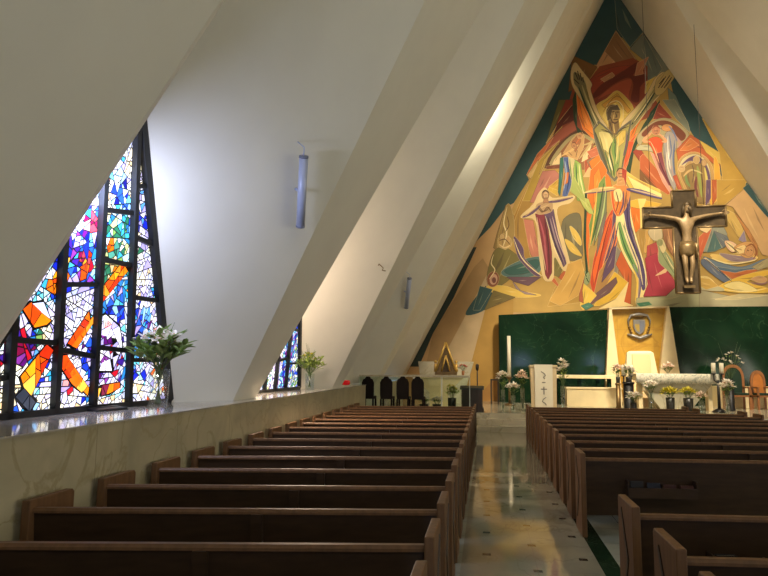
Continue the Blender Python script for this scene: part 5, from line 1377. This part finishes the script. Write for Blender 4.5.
    fr.build('saddle_bars', FRAMEM, root)
    return root
def grow(poly, d):
    c = [sum(p[0] for p in poly)/len(poly), sum(p[1] for p in poly)/len(poly)]
    out = []
    for p in poly:
        l = math.hypot(p[0]-c[0], p[1]-c[1]) or 1; out.append((p[0]+(p[0]-c[0])/l*d, p[1]+(p[1]-c[1])/l*d))
    return out
def inset_concave(p): return p
window(1, 0, 'tall stained glass window with a falling cross in amber and blue', 3, FLD, BIG, 520)
GF = [([(0, 0), (40, 0), (40, 9), (0, 9)], WHT+CYA+GRN+SAND, False)]
yc = MID(1)
GF.append(([(yc+.3, 1.2), (yc+.9, 1.2), (yc+.9, 3), (yc+.3, 3)], BLU+CYA+PUR, False))
GF.append(([(yc+.95, 1.2), (yc+1.6, 1.2), (yc+1.4, 3), (yc+.95, 3)], GRN+LIL+BLU[:2], False))
GF.append(([(yc-.2, 1.2), (yc+.35, 1.2), (yc+.2, 2), (yc-.2, 2)], PUR+WHT+LIL, False))
window(2, 1, 'far stained glass window mostly hidden behind the sloping rib', 9, GF, [], 380)
window(3, -1, 'stained glass window beside the camera', 12, GF[:1], [], 160)
for n, k in ((4, -1), (5, 0), (6, 1)):
    r0 = bpy.data.objects.new('window_%d' % n, None); COL.objects.link(r0); struct(r0, 'stained glass window of the right side wall')
    b = MB(); b.add([mir(p, 1) for p in (Ap(k, -1), Ap(k, 1), Wp(k))], [[0, 1, 2]]); g = b.build('glass_panes', mat('daylight_glass', (234, 229, 212), .3, emit=5.2), r0)
# ------------------------------------------------------------------ light
wd = bpy.data.worlds.new('world'); SC.world = wd; wd.use_nodes = True
wd.node_tree.nodes['Background'].inputs[0].default_value = (.6, .75, 1, 1); wd.node_tree.nodes['Background'].inputs[1].default_value = .3
def area(name, loc, aim, sx, sy, e, col, spread=180):
    l = bpy.data.lights.new(name, 'AREA'); l.shape = 'RECTANGLE'; l.size = sx; l.size_y = sy; l.energy = e; l.color = col; l.spread = R(spread)
    o = bpy.data.objects.new(name, l); COL.objects.link(o); o.location = loc
    o.rotation_euler = (Vector(aim)-Vector(loc)).to_track_quat('-Z', 'Y').to_euler(); return o
def spot(name, loc, aim, e, ang, col, blend=.6, r=.08):
    l = bpy.data.lights.new(name, 'SPOT'); l.energy = e; l.spot_size = R(ang); l.spot_blend = blend; l.color = col; l.shadow_soft_size = r
    o = bpy.data.objects.new(name, l); COL.objects.link(o); o.location = loc
    o.rotation_euler = (Vector(aim)-Vector(loc)).to_track_quat('-Z', 'Y').to_euler(); return o
def point(name, loc, e, col, r=.1):
    l = bpy.data.lights.new(name, 'POINT'); l.energy = e; l.color = col; l.shadow_soft_size = r
    o = bpy.data.objects.new(name, l); COL.objects.link(o); o.location = loc; return o
WARM = (1, .87, .66)
area('entrance_daylight', (5.07, -6.9, 10), (5.07, 12, 4), 5, 5, 200, (1, .97, .88))  # added fill high at the back, no opening there; brightens the nave
for x, tx_ in ((4, 2), (6.3, 8)): spot('sanctuary_spot', (x, 13, 12.8), (tx_, 23, .8), 3500, 36, WARM, .6, .4)
spot('mural_spot', (5, 14, 14.3), (5.6, 25, 6), 4000, 52, WARM, .6, .6)
point('bay_lamp', (-2.9, 9.8, 2.55), 110, (1, .76, .58))
point('high_bay_lamp', (.02, 16.0, 8.5), 120, (1, .88, .66))
area('window_daylight', (-3.2, 4.85, 3.1), (-2.95, 7.3, 1.9), .4, .4, 27, (.6, .67, 1))  # added lamp hidden behind the rib, stands in for daylight through the near window
SC.view_settings.view_transform = 'Standard'; SC.view_settings.look = 'None'; SC.view_settings.gamma = 1; SC.view_settings.use_curve_mapping = False
SC.view_settings.exposure = 1.0
try:
    SC.cycles.use_denoising = True
    SC.cycles.max_bounces = 10; SC.cycles.diffuse_bounces = 5
    SC.cycles.sample_clamp_indirect = 6
except Exception: pass
